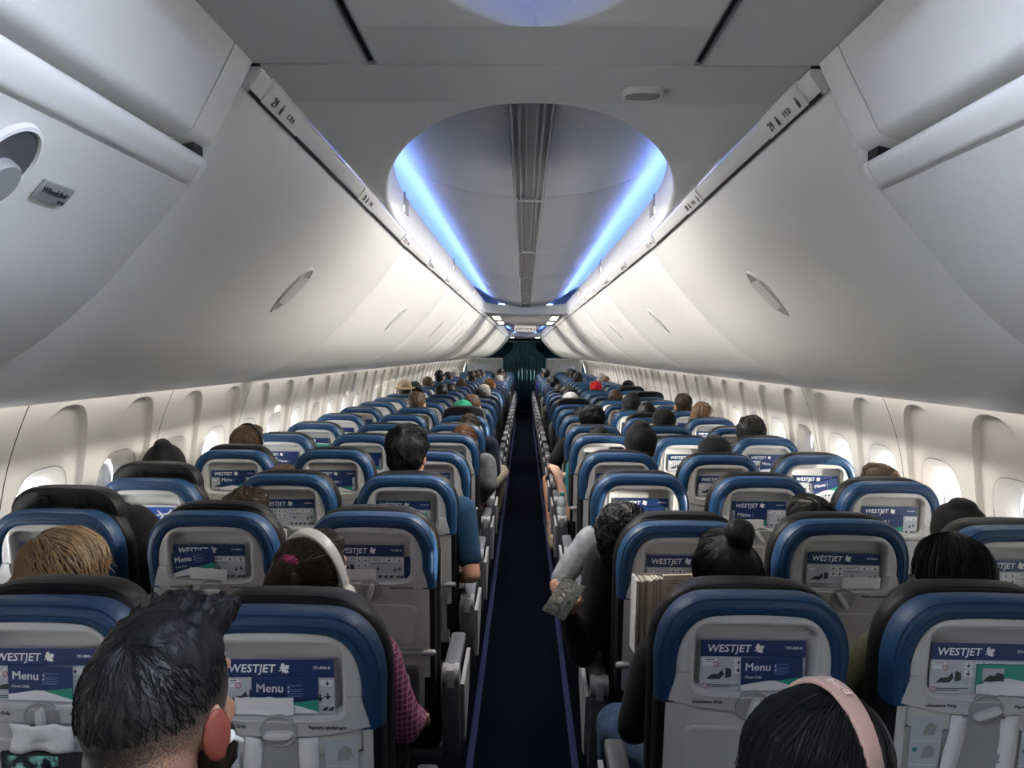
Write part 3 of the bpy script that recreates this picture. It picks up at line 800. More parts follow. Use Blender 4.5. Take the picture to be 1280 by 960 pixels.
def m_hinge():
    b = MB()
    b.box((-.172, .052, ZT-.470), (.172, .066, ZT-.457), bev=.003)
    for s in (-1,1):
        b.capsule((s*.172,.054,ZT-.462),(s*.198,.054,ZT-.462),.011,.011,n=10,rings=2)
    return b.mesh('tray_hinge', ARMGREY, 40)
def m_traydown():
    b = MB(); b.box((-.200,-.235,.702),(.200,.045,.724), bev=.012)
    return b.mesh('tray_table', SHELL, 40)
def m_cushion():
    b = MB(); b.box((-.222,.135,.335),(.222,.615,.470), bev=.045)
    return b.mesh('seat_cushion', LEATHER, 50)
def m_frame():
    b = MB()
    for y in (.18,.50): b.tube([(-.222,y,.315),(.222,y,.315)], .018, n=8)
    b.box((-.222,.15,.30),(.222,.56,.334), bev=.01)
    return b.mesh('seat_frame', SLATE, 40)
def m_leg(y0, y1):
    b = MB(); b.tube([(.0,y0,.31),(.0,y1,.02)], [.02,.016], n=8); b.box((-.02,y1-.03,.0),(.02,y1+.03,.022), bev=.005)
    return b.mesh('leg', STEEL, 40)
def m_pad():
    b = MB(); b.box((-.027,.135,.602),(.027,.435,.640), bev=.012); return b.mesh('armrest', SLATE, 45)
def m_cap():
    b = MB()
    L = []
    for x, r in ((-.029,.026),(-.0285,.031),(-.012,.032),(-.011,.029),(.011,.029),(.012,.032),(.0285,.031),(.029,.026)):
        L.append([(x, .118+r*math.cos(t), .610+r*math.sin(t)*1.08) for t in [2*math.pi*k/18 for k in range(18)]])
    b.loops(L, cap0=True, cap1=True); b.box((-.012,.082,.575),(.012,.092,.634), bev=.002)
    return b.mesh('armrest_pivot', ARMGREY, 40)
def m_post():
    b = MB(); P = [(.085,.585),(.150,.585),(.215,.50),(.225,.40),(.19,.31),(.15,.31),(.115,.40),(.090,.50)]
    b.loops([[(x,y+(.004 if abs(x) > .025 else 0),z) for y,z in P] for x in (-.029,-.022,.022,.029)], cap0=True, cap1=True)
    return b.mesh('armrest_post', SLATE, 40)
def m_fin(s):
    b = MB(); P = [(.115,.575),(.42,.585),(.40,.50),(.22,.345),(.16,.36)]
    b.loops([[(s*x,y,z) for y,z in P] for x in (.030,.036,.044)], cap0=True, cap1=True)
    return b.mesh('armrest_side_panel', ARMGREY, 40)
ME = dict(shell=m_shell(), low=m_low(), pocket=m_pocket(), cover=m_cover(), stitch=m_stitch(), side_l=m_side(-1), side_r=m_side(1), front=m_front(), head=m_head(), bezel=m_bezel(), dish=m_dish(),
          k90=m_knob(90), k45=m_knob(125), k30=m_knob(20), k0=m_knob(2), k110=m_knob(75), tray=m_tray(), hinge=m_hinge(), traydown=m_traydown(), cushion=m_cushion(), frame=m_frame(),
          leg=m_leg(.48,.55), leg2=m_leg(.18,.10), pad=m_pad(), cap=m_cap(), post=m_post(), fin_l=m_fin(-1), fin_r=m_fin(1))
T_LIT = text_mesh('Literature Only', .0105, INK, bold=.012)
T_PAP = text_mesh('Papiers seulement', .0105, INK, bold=.012)
T_TRAY = text_mesh('Tray table must be stowed for taxi, takeoff and landing', .0045, INK)
NR = 26; PITCH = .787; ZR1 = 1.70
XS = (.495, 1.000, 1.505); PLACE = ('aisle','middle','window')
ORD = 'zeroth first second third fourth fifth sixth seventh eighth ninth tenth eleventh twelfth thirteenth fourteenth fifteenth sixteenth seventeenth eighteenth nineteenth twentieth twenty-first twenty-second twenty-third twenty-fourth twenty-fifth twenty-sixth'.split()
def row_y(n): return ZR1+PITCH*(n-1) if n else .70
DY = {(1,-1,0):-.15,(1,-1,1):-.11,(2,-1,0):.02,(1,1,0):.0,(2,1,0):-.06,(2,1,2):-.06,(3,1,0):.12,(3,1,1):.09,(3,1,2):.0,(4,1,0):.06,(4,1,2):.05,(5,1,0):.12,(5,1,1):.08,(5,1,2):.12,(3,-1,2):-.15,(4,-1,1):.04,(5,-1,0):.06,(6,-1,1):-.05,(7,1,0):.04}
RAISED = {(2,-1,2):.058,(3,-1,2):.05,(7,-1,0):.07,(12,-1,2):.06,(11,1,2):.06,(9,1,0):.06,(13,1,2):.06,(12,1,0):.03,(1,-1,1):.012,(2,-1,1):.012,(1,-1,0):.006,(4,-1,2):.014,(2,1,0):.008,(7,1,1):.03}
HEAD_EXTRA = {}
TRAYDOWN = {(1,-1,0),(1,1,1)}
KNOBS = {(1,1,0):'k110',(1,-1,1):'k90',(2,-1,0):'k110',(2,-1,1):'k0',(2,1,1):'k45',(3,1,1):'k45',(1,-1,0):'k0',(1,1,1):'k30',(3,-1,1):'k90'}
SEATS = {}
def seat(n, s, i):
    x = s*XS[i]; y = row_y(n)+DY.get((n,s,i),0); key = (n,s,i)
    side = 'port' if s < 0 else 'starboard'
    extra = ''
    if key in TRAYDOWN: extra = ' with tray folded down'
    elif key in RAISED and RAISED[key] > .05: extra = ' with headrest pulled up'
    where = 'nearest row' if n == 1 else ('row behind the nearest' if n == 0 else ORD[n]+' row from the camera')
    if n == NR: where = 'last row by the curtain'
    t = thing('passenger_seat', 'blue-topped grey %s seat%s, %s side, %s' % (PLACE[i], extra, side, where), 'seat', (x,y,0), 0, 'passenger seats in rows of three')
    near = n <= 8
    link('backrest', ME['front'], t)
    hr = link('headrest', ME['head'], t)
    if key in RAISED: hr.location = (0, -RAISED[key]*TILT, RAISED[key])
    cv = link('headrest_cover', ME['cover'], t)
    sl = link('back_shell', ME['shell'], t)
    if n <= 12: link('side_bolster', ME['side_l'], t); link('side_bolster', ME['side_r'], t)
    if near:
        if n <= 5: link('stitch_line', ME['stitch'], cv)
        bz = link('pocket_bezel', ME['bezel'], t); link('lower_back', ME['low'], t)
        if n <= 3:
            for tm, xx in ((T_LIT,-.098),(T_PAP,.098)):
                o = link('lettering', tm, bz); o.matrix_local = Matrix.Translation(sh(xx,-.0132,-.2405)) @ Matrix.Rotation(math.atan(TILT)*1.0, 4, 'X')
        dh = link('latch_shade_disc', ME['dish'], t)
        link('tray_latch', ME[KNOBS.get(key, 'k90')], dh)
        if key in TRAYDOWN: link('tray_table', ME['traydown'], t)
        else:
            tr = link('tray_table', ME['tray'], t)
            if n <= 2:
                o = link('lettering', T_TRAY, tr); o.matrix_local = Matrix.Translation(sh(.05,-.0092,-.425)) @ Matrix.Rotation(math.atan(TILT), 4, 'X')
        link('tray_hinge', ME['hinge'], t); link('magazine_pocket', ME['pocket'], t)
    link('seat_cushion', ME['cushion'], t)
    link('seat_frame', ME['frame'], t)
    if i < 2:
        for nm in ('leg','leg2'):
            link('leg', ME[nm], t, (0,0,0))
    arms = [s*.2525] + ([-s*.2525] if i == 0 else [])
    if n <= 14 or i == 0:
        for a in arms:
            ar = link('armrest', ME['pad'], t, (a,0,0))
            link('armrest_pivot', ME['cap'], ar); link('armrest_post', ME['post'], ar)
            if i == 0 and a*s < 0: link('armrest_side_panel', ME['fin_r'] if s < 0 else ME['fin_l'], ar)
    SEATS[key] = t
    return t
for n in range(1, NR+1):
    for s in (-1,1):
        for i in range(3):
            if n == 1 and i == 2: pass
            seat(n, s, i)
seat(0,-1,0); seat(0,1,0)
# ---------------------------------------------------------------- cards, menus and papers in the seat pockets
def flat(b, x0, x1, z0, z1, y=0, t=.0005, mi=0): b.box((x0,y-t,z0),(x1,y,z1), mi=mi)
def poly(b, pts, y=0, t=.0005, mi=0):
    b.loops([[(x,y,z) for x,z in pts],[(x,y-t,z) for x,z in pts]], cap0=True, cap1=True, mi=mi)
LEAF = [(0,-.5),(.05,-.5),(.04,-.27),(.30,-.32),(.26,-.22),(.52,.0),(.45,.04),(.50,.20),(.34,.17),(.30,.25),(.15,.10),(.20,.42),(.11,.38),(0,.58)]
LEAF = LEAF+[(-x,z) for x,z in reversed(LEAF[1:-1])]
def leaf_mesh(size):
    b = MB(); a = math.radians(-62); R = lambda x,z: (size*(x*math.cos(a)-z*math.sin(a)), size*(x*math.sin(a)+z*math.cos(a)))
    P = [R(x,z) for x,z in LEAF]; poly(b, P, 0, .0005); return b.mesh('leaf_emblem', INKW, 0)
LEAFM = leaf_mesh(.0225)
CW, CH = .228, .112
def m_card(): 
    b = MB(); b.box((-CW/2,-.0006,0),(CW/2,.0006,CH), bev=.0004); return b.mesh('safety_card', PAPER, 0)
def m_header():
    b = MB(); flat(b, -CW/2, CW/2, CH-.037, CH, -.0006); return b.mesh('header', NAVY, 0)
def m_boxes():
    b = MB()
    for (x0,x1,z0,z1) in ((-.110,-.078,.064,.070),(-.108,-.086,.054,.061),(-.040,-.022,.056,.070),(-.019,-.001,.056,.070),(-.040,-.022,.038,.053),(-.019,-.001,.038,.053),(.006,.048,.058,.070),(.052,.080,.058,.070),(.084,.110,.058,.070),(.006,.110,.0555,.0565),(-.113,.113,.0175,.0185),(-.044,-.0435,.005,.07)):
        flat(b, x0, x1, z0, z1, -.0006, .0004)
    return b.mesh('card_boxes', PANELW, 0)
def m_pict():
    b = MB(); y = -.0009
    def man(x, z, s): 
        b.ell((x,y-.0003,z+.009*s),(.0018*s,.0004,.0018*s), n=8, m=4); flat(b, x-.0022*s, x+.0022*s, z, z+.0065*s, y); flat(b, x-.006*s, x+.006*s, z+.004*s, z+.0055*s, y)
    for x, z, s in ((-.031,.058,.9),(-.010,.058,.9),(-.031,.040,1),(-.010,.040,1),(.066,.059,.8),(.10,.059,.8),(.03,.030,1.1),(.085,.026,1.3),(.10,.030,1.2)): man(x,z,s)
    for x0,x1,z in ((.010,.044,.066),(.010,.040,.062),(-.104,-.084,.067),(-.098,-.05,.006),(-.098,-.03,.010),(.01,.06,.052)): flat(b, x0,x1,z,z+.0016,y)
    poly(b, [(-.100,.024),(-.072,.024),(-.062,.034),(-.066,.046),(-.074,.036),(-.090,.034)], y)
    poly(b, [(-.060,.026),(-.046,.030),(-.047,.046),(-.058,.050)], y)
    for x in (.012,.030,.048,.066,.088,.100): poly(b, [(x,.006),(x+.010,.006),(x+.013,.014),(x+.004,.012)], y)
    return b.mesh('pictograms', INK, 0)
def m_ban():
    b = MB()
    for x, z in ((-.081,.0575),(-.104,.009)):
        pts = [(x+.0055*math.cos(t), -.0012, z+.0055*math.sin(t)) for t in [2*math.pi*k/14 for k in range(15)]]; b.tube(pts, .0007, n=4)
    return b.mesh('warning_rings', RED, 0)
CARD = dict(card=m_card(), header=m_header(), boxes=m_boxes(), pict=m_pict(), ban=m_ban())
T_WJ = text_mesh('WESTJET', .0235, INKW, bold=.014, shear=.14, spacing=1.02, align='LEFT')
T_737 = text_mesh('737-800/-8', .0080, INKW, bold=.012, align='RIGHT')
TL = math.atan(TILT)
def put(o, n, s, i, x, y, zr, lean=0, roll=0):
    st = SEATS[(n,s,i)]
    o.matrix_world = Matrix.Translation(Vector(st.location)+Vector(sh(x,y,zr))) @ Matrix.Rotation(TL-lean, 4, 'X') @ Matrix.Rotation(roll, 4, 'Y')
    return o
def seat_name(n, s, i):
    return '%s %s seat, %s' % ('port' if s < 0 else 'starboard', PLACE[i], 'nearest row' if n == 1 else ORD[n]+' row')
def safety_card(n, s, i, x=0, roll=0, full=True):
    c = link('safety_card', CARD['card']); tag(c, 'grey safety card with navy header in the pocket of the %s' % seat_name(n,s,i), 'safety card', 'safety cards in the seat pockets')
    h = link('header', CARD['header'], c)
    if n <= 7:
        o = link('lettering', T_WJ, h, (-CW/2+.014,-.0012,CH-.0195)); e = link('leaf_emblem', LEAFM, h, (-CW/2+.127,-.0012,CH-.0185))
    if n <= 4: link('lettering', T_737, h, (CW/2-.008,-.0012,CH-.017))
    if n <= 6:
        for nm in (('boxes','pict','ban') if n <= 5 else ('boxes','pict')):
            o = link(CARD[nm].name, CARD[nm], c); o['kind'] = 'stuff'
    return put(c, n, s, i, x, .0005, -.2165, .10, roll)
MW, MH = .134, .074
def m_menu():
    b = MB(); b.box((-MW/2,-.0012,0),(MW/2,.0012,MH), bev=.0005); return b.mesh('menu_card', NAVY, 0)
def m_msw():
    b = MB(); poly(b, [(-MW/2,0),(MW/2,0),(MW/2,.006),(.012,.022),(-.01,.022),(-MW/2,.012)], -.0012); return b.mesh('pale_band', PANELW, 0)
def m_mgr():
    b = MB(); poly(b, [(.008,.0215),(MW/2,.030),(MW/2,.0045)], -.0015); return b.mesh('green_band', GREEN, 0)
def m_mln():
    b = MB()
    for z, w_ in ((.058,.032),(.050,.034),(.046,.028),(.041,.034),(.036,.030)): flat(b, .004, .004+w_, z, z+.0014, -.0012)
    return b.mesh('small_print', mat('ink_blue', (.16,.22,.45), .5), 0)
MENU = dict(card=m_menu(), sw=m_msw(), gr=m_mgr(), ln=m_mln())
T_MENU = text_mesh('Menu :', .025, INKW, bold=0, align='LEFT')
T_COCA = text_mesh('Coca-Cola', .0085, INKW, bold=.0, shear=.3, align='LEFT')
def menu(n, s, i, x=.03, roll=0, zr=-.215, extra=''):
    c = link('menu_card', MENU['card']); tag(c, 'navy menu card %sin the pocket of the %s' % (extra, seat_name(n,s,i)), 'menu card', 'menu cards in the seat pockets')
    link('pale_band', MENU['sw'], c); link('green_band', MENU['gr'], c)
    link('lettering', T_MENU, c, (-MW/2+.008,-.0018,.052)); link('lettering', T_MENU, c, (-MW/2+.0087,-.0018,.0524))
    if n <= 2: link('lettering', T_COCA, c, (-MW/2+.007,-.0018,.030)); o = link('small_print', MENU['ln'], c); o['kind'] = 'stuff'
    return put(c, n, s, i, x, -.0028, zr, .09, roll)
def m_bag(w_, h, seed):
    b = MB(); r = random.Random(seed); nx, nz = 10, 4
    rows = []
    for k in range(nz+1):
        rows.append([(-w_/2+w_*q/nx, -.0015-.003*r.random()*(1 if 0 < q < nx else .2), h*k/nz+(r.random()-.5)*.002) for q in range(nx+1)])
    b.loops(rows, closed=False)
    b.loops([[(x,y+.002,z) for x,y,z in rw] for rw in rows], closed=False)
    poly(b, [(-w_/2,h*.95),(w_/2,h*.95),(w_*.1,h*.45),(-w_*.1,h*.45)], -.0048, .0008)
    return b.mesh('paper_bag', PAPERW, 25)
BAGS = [m_bag(.118,.036,1), m_bag(.105,.034,2), m_bag(.125,.030,3)]
def bag(n, s, i, x=0, k=0, roll=0, zr=-.216, what='white folded paper bag'):
    c = link('paper_bag', BAGS[k]); tag(c, '%s in the pocket of the %s' % (what, seat_name(n,s,i)), 'paper bag', 'paper bags in the seat pockets')
    return put(c, n, s, i, x, -.0062, zr, .07, roll)
def booklet(n, s, i, x, roll=0, w_=.135, h=.066):
    b = MB(); b.box((-w_/2,-.002,0),(w_/2,.002,h), bev=.001); c = b.obj('booklet', GREEN, smooth=0)
    tag(c, 'green and white booklet in the pocket of the %s' % seat_name(n,s,i), 'booklet')
    b = MB(); poly(b, [(-w_/2,0),(w_/2,0),(w_/2,h*.35),(0,h*.55),(-w_/2,h*.3)], -.002); b.obj('pale_band', PANELW, c, smooth=0)
    if n == 1:
        b = MB(); flat(b, -w_/2+.012, -w_/2+.058, .028, .058, -.0022, .0008); k = b.obj('picture', PAPER, c, smooth=0)
        b = MB(); poly(b, [(-w_/2+.012,.028),(-w_/2+.058,.028),(-w_/2+.058,.045),(-w_/2+.044,.049),(-w_/2+.038,.040),(-w_/2+.028,.043),(-w_/2+.02,.036)], -.0031); b.obj('picture_print', INK, k, smooth=0)
    return put(c, n, s, i, x, -.0030, -.215, .09, roll)
for n in range(1, 9):
    for s in (-1,1):
        for i in range(3):
            if (n,s,i) in ((3,-1,0),(1,-1,2),(1,1,2),(3,-1,2)): continue
            if n >= 7 and i == 0: continue
            safety_card(n, s, i, x=random.uniform(-.008,.008), roll=random.uniform(-.015,.015))
safety_card(3,-1,0,-.012)
menu(1,-1,1,-.005,.02); menu(1,-1,0,.012,-.01); menu(1,1,0,.042,-.02); menu(2,-1,1,-.052,-.16,-.200,'tilted '); menu(3,1,0,.045,-.08); menu(3,1,1,-.040,0); menu(3,1,2,-.012,.0)
menu(4,-1,2,.0,-.04,-.205,'raised '); menu(4,-1,1,.035,0); menu(4,1,2,.060,-.22,-.20,'tilted '); menu(5,-1,2,.05,0); menu(5,-1,1,.04,0); menu(5,-1,0,.05,0); menu(5,1,2,.03,.05)
bag(1,-1,0,-.03,0); bag(1,1,1,.055,2); bag(2,-1,1,-.01,0,.05); bag(2,-1,0,-.035,1); bag(2,1,1,.058,0,0); bag(3,1,1,-.040,1)
booklet(1,1,1,.045); booklet(3,-1,0,.035,0,.110,.062); booklet(6,-1,2,.05)
b = MB(); b.box((-.05,-.0015,0),(.05,.0015,.072), bev=.001); c = b.obj('booklet', NAVY, smooth=0); tag(c, 'navy booklet edge behind the safety card, port aisle seat, second row', 'booklet'); put(c, 2,-1,0, .080, .006, -.214, .10)
# a white card with a blue aircraft picture (third row, port window seat)
b = MB(); b.box((-.114,-.0008,0),(.114,.0008,.110), bev=.0005); c = b.obj('safety_card', PANELW, smooth=0); tag(c, 'white card with blue aircraft picture, port window seat, third row', 'safety card')
b = MB(); flat(b, -.005, .105, .048, .102, -.0008); q = b.obj('picture', mat('picture_blue', (.02,.09,.42), .4), c, smooth=0)
b = MB(); poly(b, [(.030,.066),(.085,.074),(.098,.094),(.090,.094),(.078,.080),(.034,.072)], -.0014); poly(b, [(.050,.070),(.062,.071),(.040,.090),(.036,.088)], -.0014); poly(b, [(.052,.068),(.064,.069),(.052,.052),(.047,.053)], -.0014); b.obj('aircraft_print', INKW, q, smooth=0)
put(c, 3,-1,2, 0, .0005, -.2165, .10)
# what shows below the two lowered trays
for (n,s,i) in sorted(TRAYDOWN):
    for x, nm in ((-.120,'outer'),(.122,'inner')):
        b = MB(); b.box((-.034,-.001,0),(.034,.001,.170), bev=.0005); c = b.obj('instruction_placard', PAPER, smooth=0)
        tag(c, 'grey %s placard of pictograms behind the lowered tray of the %s' % (nm, seat_name(n,s,i)), 'placard')
        b = MB()
        for z in (.055,.112): flat(b, -.032, .032, z, z+.0012, -.001)
        b.obj('rules', PANELW, c, smooth=0)['kind'] = 'stuff'
        b = MB()
        for z in (.015,.070,.125):
            poly(b, [(-.008,z),(.018,z+.004),(.022,z+.026),(.008,z+.034),(-.004,z+.022)], -.0012); b.tube([(-.006,-.0016,z+.008),(.012,-.0016,z+.030),(.024,-.0016,z+.012)], .0012, n=4)
        b.obj('pictograms', SHELL2, c, smooth=0)['kind'] = 'stuff'
        b = MB()
        for z in (.035,.092): b.ell((-.022,-.0013,z),(.006,.0006,.006), n=12, m=4)
        b.obj('teal_dots', mat('dot_teal', (.02,.20,.22), .5), c)['kind'] = 'stuff'
        put(c, n, s, i, x, -.005, -.440, 0)
    b = MB(); b.box((-.048,-.0025,0),(.048,.002,.185), bev=.002); c = b.obj('pocket_flap', SHELL2, smooth=0); tag(c, 'grey flap behind the lowered tray of the %s' % seat_name(n,s,i), 'flap'); put(c, n, s, i, -.012 if s < 0 else 0, -.0055, -.449, 0)
    for x, rl, wd in ((-.072,.06,.018),(.060,-.07,.020)):
        b = MB(); rows = [[(-wd+ (z*.05), -.0015-.002*math.sin(z*60+x*99), z), (wd+(z*.05), -.0015-.002*math.cos(z*50), z)] for z in [.185*k/10 for k in range(11)]]
        b.loops(rows, closed=False); c = b.obj('paper_bag', PAPERW, smooth=40); m_ = c.modifiers.new('t','SOLIDIFY'); m_.thickness = .001
        tag(c, 'tall white paper bag %s the flap behind the lowered tray, %s' % ('before' if x < 0 else 'beyond', seat_name(n,s,i)), 'paper bag'); put(c, n, s, i, x, -.008, -.449, 0, rl)
# napkin held by the latch, phone hanging below it (port middle seat, nearest row)
b = MB(); rows = []
for k in range(7):
    z = .008-.062*k/6
    rows.append([(-.066+.132*q/10+.004*math.sin(k*.8), -.020+.004*math.sin(q*1.1+k*.5)-.002*k/6-(.008 if 3 < q < 7 and k < 4 else 0), z-.003*math.sin(q*.9)) for q in range(11)])
b.loops(rows, closed=False); c = b.obj('napkin', PAPERW, smooth=60); c.modifiers.new('t','SOLIDIFY').thickness = .0012
tag(c, 'white paper napkin pinched behind the tray latch of the port middle seat, nearest row', 'napkin'); put(c, 1,-1,1, 0, .0, -.266, .0)
t = thing('phone', 'dark phone playing a green lit video below the napkin, port middle seat, nearest row', 'phone')
b = MB(); b.box((-.092,-.005,-.086),(.092,.004,0), bev=.0035); b.obj('phone_case', DARK, t)
scr = bpy.data.materials.new('phone_screen'); scr.use_nodes = True; q = scr.node_tree; bs = q.nodes['Principled BSDF']; nz = q.nodes.new('ShaderNodeTexNoise'); nz.inputs['Scale'].default_value = 38; cr = q.nodes.new('ShaderNodeValToRGB')
cr.color_ramp.elements[0].position = .47; cr.color_ramp.elements[0].color = (.002,.006,.008,1); cr.color_ramp.elements[1].position = .72; cr.color_ramp.elements[1].color = (.25,.62,.55,1)
tcx = q.nodes.new('ShaderNodeTexCoord'); q.links.new(tcx.outputs['Object'], nz.inputs['Vector']); q.links.new(nz.outputs['Fac'], cr.inputs[0]); q.links.new(cr.outputs[0], bs.inputs['Emission Color']); bs.inputs['Emission Strength'].default_value = .45; bs.inputs['Base Color'].default_value = (.01,.01,.01,1); bs.inputs['Roughness'].default_value = .15
b = MB(); b.box((-.084,-.0056,-.080),(.030,-.0048,-.006), bev=.0003); b.obj('screen', scr, t, smooth=0)
put(t, 1,-1,1, .0, -.016, -.325, 0)
# ---------------------------------------------------------------- passengers
SKIN = dict(pale=mat('skin_pale', (.50,.30,.22), .5, bump=(300,.1,.001)), tan=mat('skin_tan', (.36,.19,.12), .5, bump=(300,.1,.001)), brown=mat('skin_brown', (.17,.085,.05), .5, bump=(300,.1,.001)))
def hairmat(name, c, c2, rough=.55): return mat(name, c, rough, streak=(1,1,.10), var=(70,c2,.42,.68), bump=(190,.55,.004), spec=.22)
HB = hairmat('hair_black', (.004,.004,.005), (.012,.011,.011), .5)
HD = hairmat('hair_dark_brown', (.010,.007,.005), (.045,.030,.020))
HN = hairmat('hair_brown', (.035,.020,.012), (.10,.06,.035))
HL = hairmat('hair_blonde', (.045,.026,.014), (.20,.125,.065), .5)
HG = hairmat('hair_grey', (.16,.15,.14), (.40,.38,.35))
HA = hairmat('hair_auburn', (.06,.028,.014), (.15,.07,.035))
def cloth(name, c, k=.6): return mat(name, c, .85, bump=(420,.35,.003), var=(30,tuple(x*k for x in c),.35,.7), sheen=.05, spec=.15)
CB = cloth('cloth_black', (.005,.005,.006)); CN = cloth('cloth_navy', (.007,.010,.022)); CT = cloth('cloth_teal_blue', (.006,.032,.070)); CO = cloth('cloth_olive', (.055,.055,.035))
CG = cloth('cloth_grey', (.10,.10,.105)); CP = cloth('cloth_pale_grey', (.24,.25,.27)); CK = cloth('cloth_khaki', (.24,.21,.15)); CD = cloth('cloth_denim', (.055,.105,.20)); CW_ = cloth('cloth_white', (.55,.55,.56)); CR_ = cloth('cloth_purple', (.03,.02,.22))
CGR = cloth('cloth_green', (.012,.20,.11)); CRED = cloth('cloth_red', (.55,.02,.03)); CBR = cloth('cloth_brown', (.13,.065,.025)); CTAN = cloth('cloth_tan', (.33,.25,.16)); CDG = cloth('cloth_charcoal', (.016,.016,.018))
def plaid():
    m = bpy.data.materials.new('cloth_plaid'); m.use_nodes = True; t = m.node_tree; bs = t.nodes['Principled BSDF']; bs.inputs['Roughness'].default_value = .85
    co = t.nodes.new('ShaderNodeTexCoord'); w1 = t.nodes.new('ShaderNodeTexWave'); w1.bands_direction = 'X'; w1.inputs['Scale'].default_value = 26; w2 = t.nodes.new('ShaderNodeTexWave'); w2.bands_direction = 'Z'; w2.inputs['Scale'].default_value = 22
    mx = t.nodes.new('ShaderNodeMath'); mx.operation = 'MAXIMUM'; r = t.nodes.new('ShaderNodeValToRGB'); r.color_ramp.elements[0].position = .80; r.color_ramp.elements[0].color = (.105,.012,.050,1); r.color_ramp.elements[1].position = .97; r.color_ramp.elements[1].color = (.30,.12,.18,1)
    for a in (w1,w2):
        a.inputs['Distortion'].default_value = 1.2; t.links.new(co.outputs['Object'], a.inputs['Vector'])
    t.links.new(w1.outputs['Fac'], mx.inputs[0]); t.links.new(w2.outputs['Fac'], mx.inputs[1]); t.links.new(mx.outputs[0], r.inputs[0]); t.links.new(r.outputs[0], bs.inputs['Base Color'])
    return m
CPL = plaid()
def basis(yaw, pitch, roll):
    return (Matrix.Rotation(math.radians(yaw),3,'Z') @ Matrix.Rotation(math.radians(pitch),3,'X') @ Matrix.Rotation(math.radians(roll),3,'Y'))
def head_prims(b, hc, H, k=0):
    P = lambda x,y,z: hc + H @ Vector((x,y,z))
    b.ell(P(0,-.012,.018),(.076+k,.097+k,.094+k),H); b.ell(P(0,.028,-.045),(.061+k,.068+k,.085+k),H); b.ell(P(0,.055,-.098),(.036+k,.034+k,.028+k),H,n=12,m=8)
    b.ell(P(0,.082,.018),(.048,.018,.014),H,n=12,m=8); b.ell(P(0,.090,-.068),(.022,.012,.007),H,n=10,m=6); b.ell(P(0,.089,-.080),(.018,.011,.006),H,n=10,m=6)
    b.capsule(P(0,.090,.008),P(0,.110,-.036),.008,.0135,n=10)
    for s in (-1,1):
        b.ell(P(s*.038,.066,-.038),(.020,.018,.018),H,n=12,m=8)
def ear_prims(b, hc, H):
    P = lambda x,y,z: hc + H @ Vector((x,y,z))
    for s in (-1,1):
        E = H @ Matrix.Rotation(s*math.radians(-22),3,'Z')
        b.ell(P(s*.080,-.012,-.022),(.0085,.020,.033),E,n=14,m=10); b.ell(P(s*.077,-.002,-.046),(.008,.011,.013),E,n=10,m=6)
def hand_prims(b, w_, d, up, s, curl=.5, r=.0085):
    d = d.normalized(); n = (up - d*up.dot(d)).normalized(); x = d.cross(n)
    b.ell(w_+d*.045,(.040,.048,.016), Matrix((x,d,n)).transposed(), n=14, m=8)
    for k, (off, L) in enumerate(((-.030,.062),(-.010,.072),(.011,.068),(.030,.052))):
        p0 = w_+d*.078+x*off; p1 = p0+(d*math.cos(curl*.6)-n*math.sin(curl*.6))*L*.45; p2 = p1+(d*math.cos(curl*1.6)-n*math.sin(curl*1.6))*L*.35; p3 = p2+(d*math.cos(curl*2.5)-n*math.sin(curl*2.5))*L*.28
        b.capsule(p0,p1,r,r*.95,n=8,rings=2); b.capsule(p1,p2,r*.95,r*.85,n=8,rings=2); b.capsule(p2,p3,r*.85,r*.7,n=8,rings=2)
    t0 = w_+d*.025-x*s*.030; t1 = t0+(d*.7-x*s*.7-n*.2).normalized()*.035; t2 = t1+(d*.9-n*.4).normalized()*.028
    b.capsule(t0,t1,r*1.25,r*1.05,n=8,rings=2); b.capsule(t1,t2,r*1.05,r*.85,n=8,rings=2)
from mathutils.bvhtree import BVHTree
def strands(root, hair_obj, p, hm, pole, n=420, amax=118, fall=0, seed=1, r0=.0011, name='hair_strands', front=.03, lowz=-.10, jitter=.10, span=(30,80), a0r=(2,60)):
    """locks combed over the hair from the pole (crown, parting or knot) outwards, following its surface"""
    me = hair_obj.data; inv = Vector(root.location)
    bv = BVHTree.FromPolygons([v.co+inv for v in me.vertices], [tuple(q.vertices) for q in me.polygons])
    rn = random.Random(seed); b = MB(); po = Vector(pole).normalized(); u = po.orthogonal().normalized(); w_ = po.cross(u); c = p.hc+p.H@Vector((0,-.02,.0))
    for k in range(n):
        az = rn.uniform(0,2*math.pi); a0 = math.radians(rn.uniform(*a0r)); a1 = a0+math.radians(rn.uniform(*span)); lift = rn.uniform(-.0005,.0025); wob = rn.uniform(-jitter,jitter)*1.5
        pts = []
        for q in range(8):
            a = a0+(a1-a0)*q/7
            if a > math.radians(amax): break
            az_ = az+wob*q/7
            d = po*math.cos(a)+(u*math.cos(az_)+w_*math.sin(az_))*math.sin(a)
            if d.y > 0 and d.z < .55*(d.y+front): break
            dw = p.H @ d; hit = bv.ray_cast(c+dw*.6, -dw, .6)
            if hit[0] is None: break
            L = (hit[0]-c).length
            if (p.H.transposed() @ (hit[0]-p.hc)).z < lowz: break
            pts.append(hit[0]+dw*(lift+.0008))
        if len(pts) < 3: continue
        if fall and len(pts) >= 5 and rn.random() < .6:
            e = pts[-1]; pts.append(e+Vector((rn.uniform(-.006,.006),rn.uniform(-.004,.004),-fall*.4))); pts.append(e+Vector((rn.uniform(-.014,.014),rn.uniform(-.01,.01),-fall)))
        m_ = len(pts); b.tube(pts, [r0*(.55+.45*math.sin(math.pi*(i+.6)/m_)) for i in range(m_)], n=3)
    o = b.obj(name, hm, root, smooth=80); o.location = -inv; o['kind'] = 'stuff'
    return o
class Pose: pass
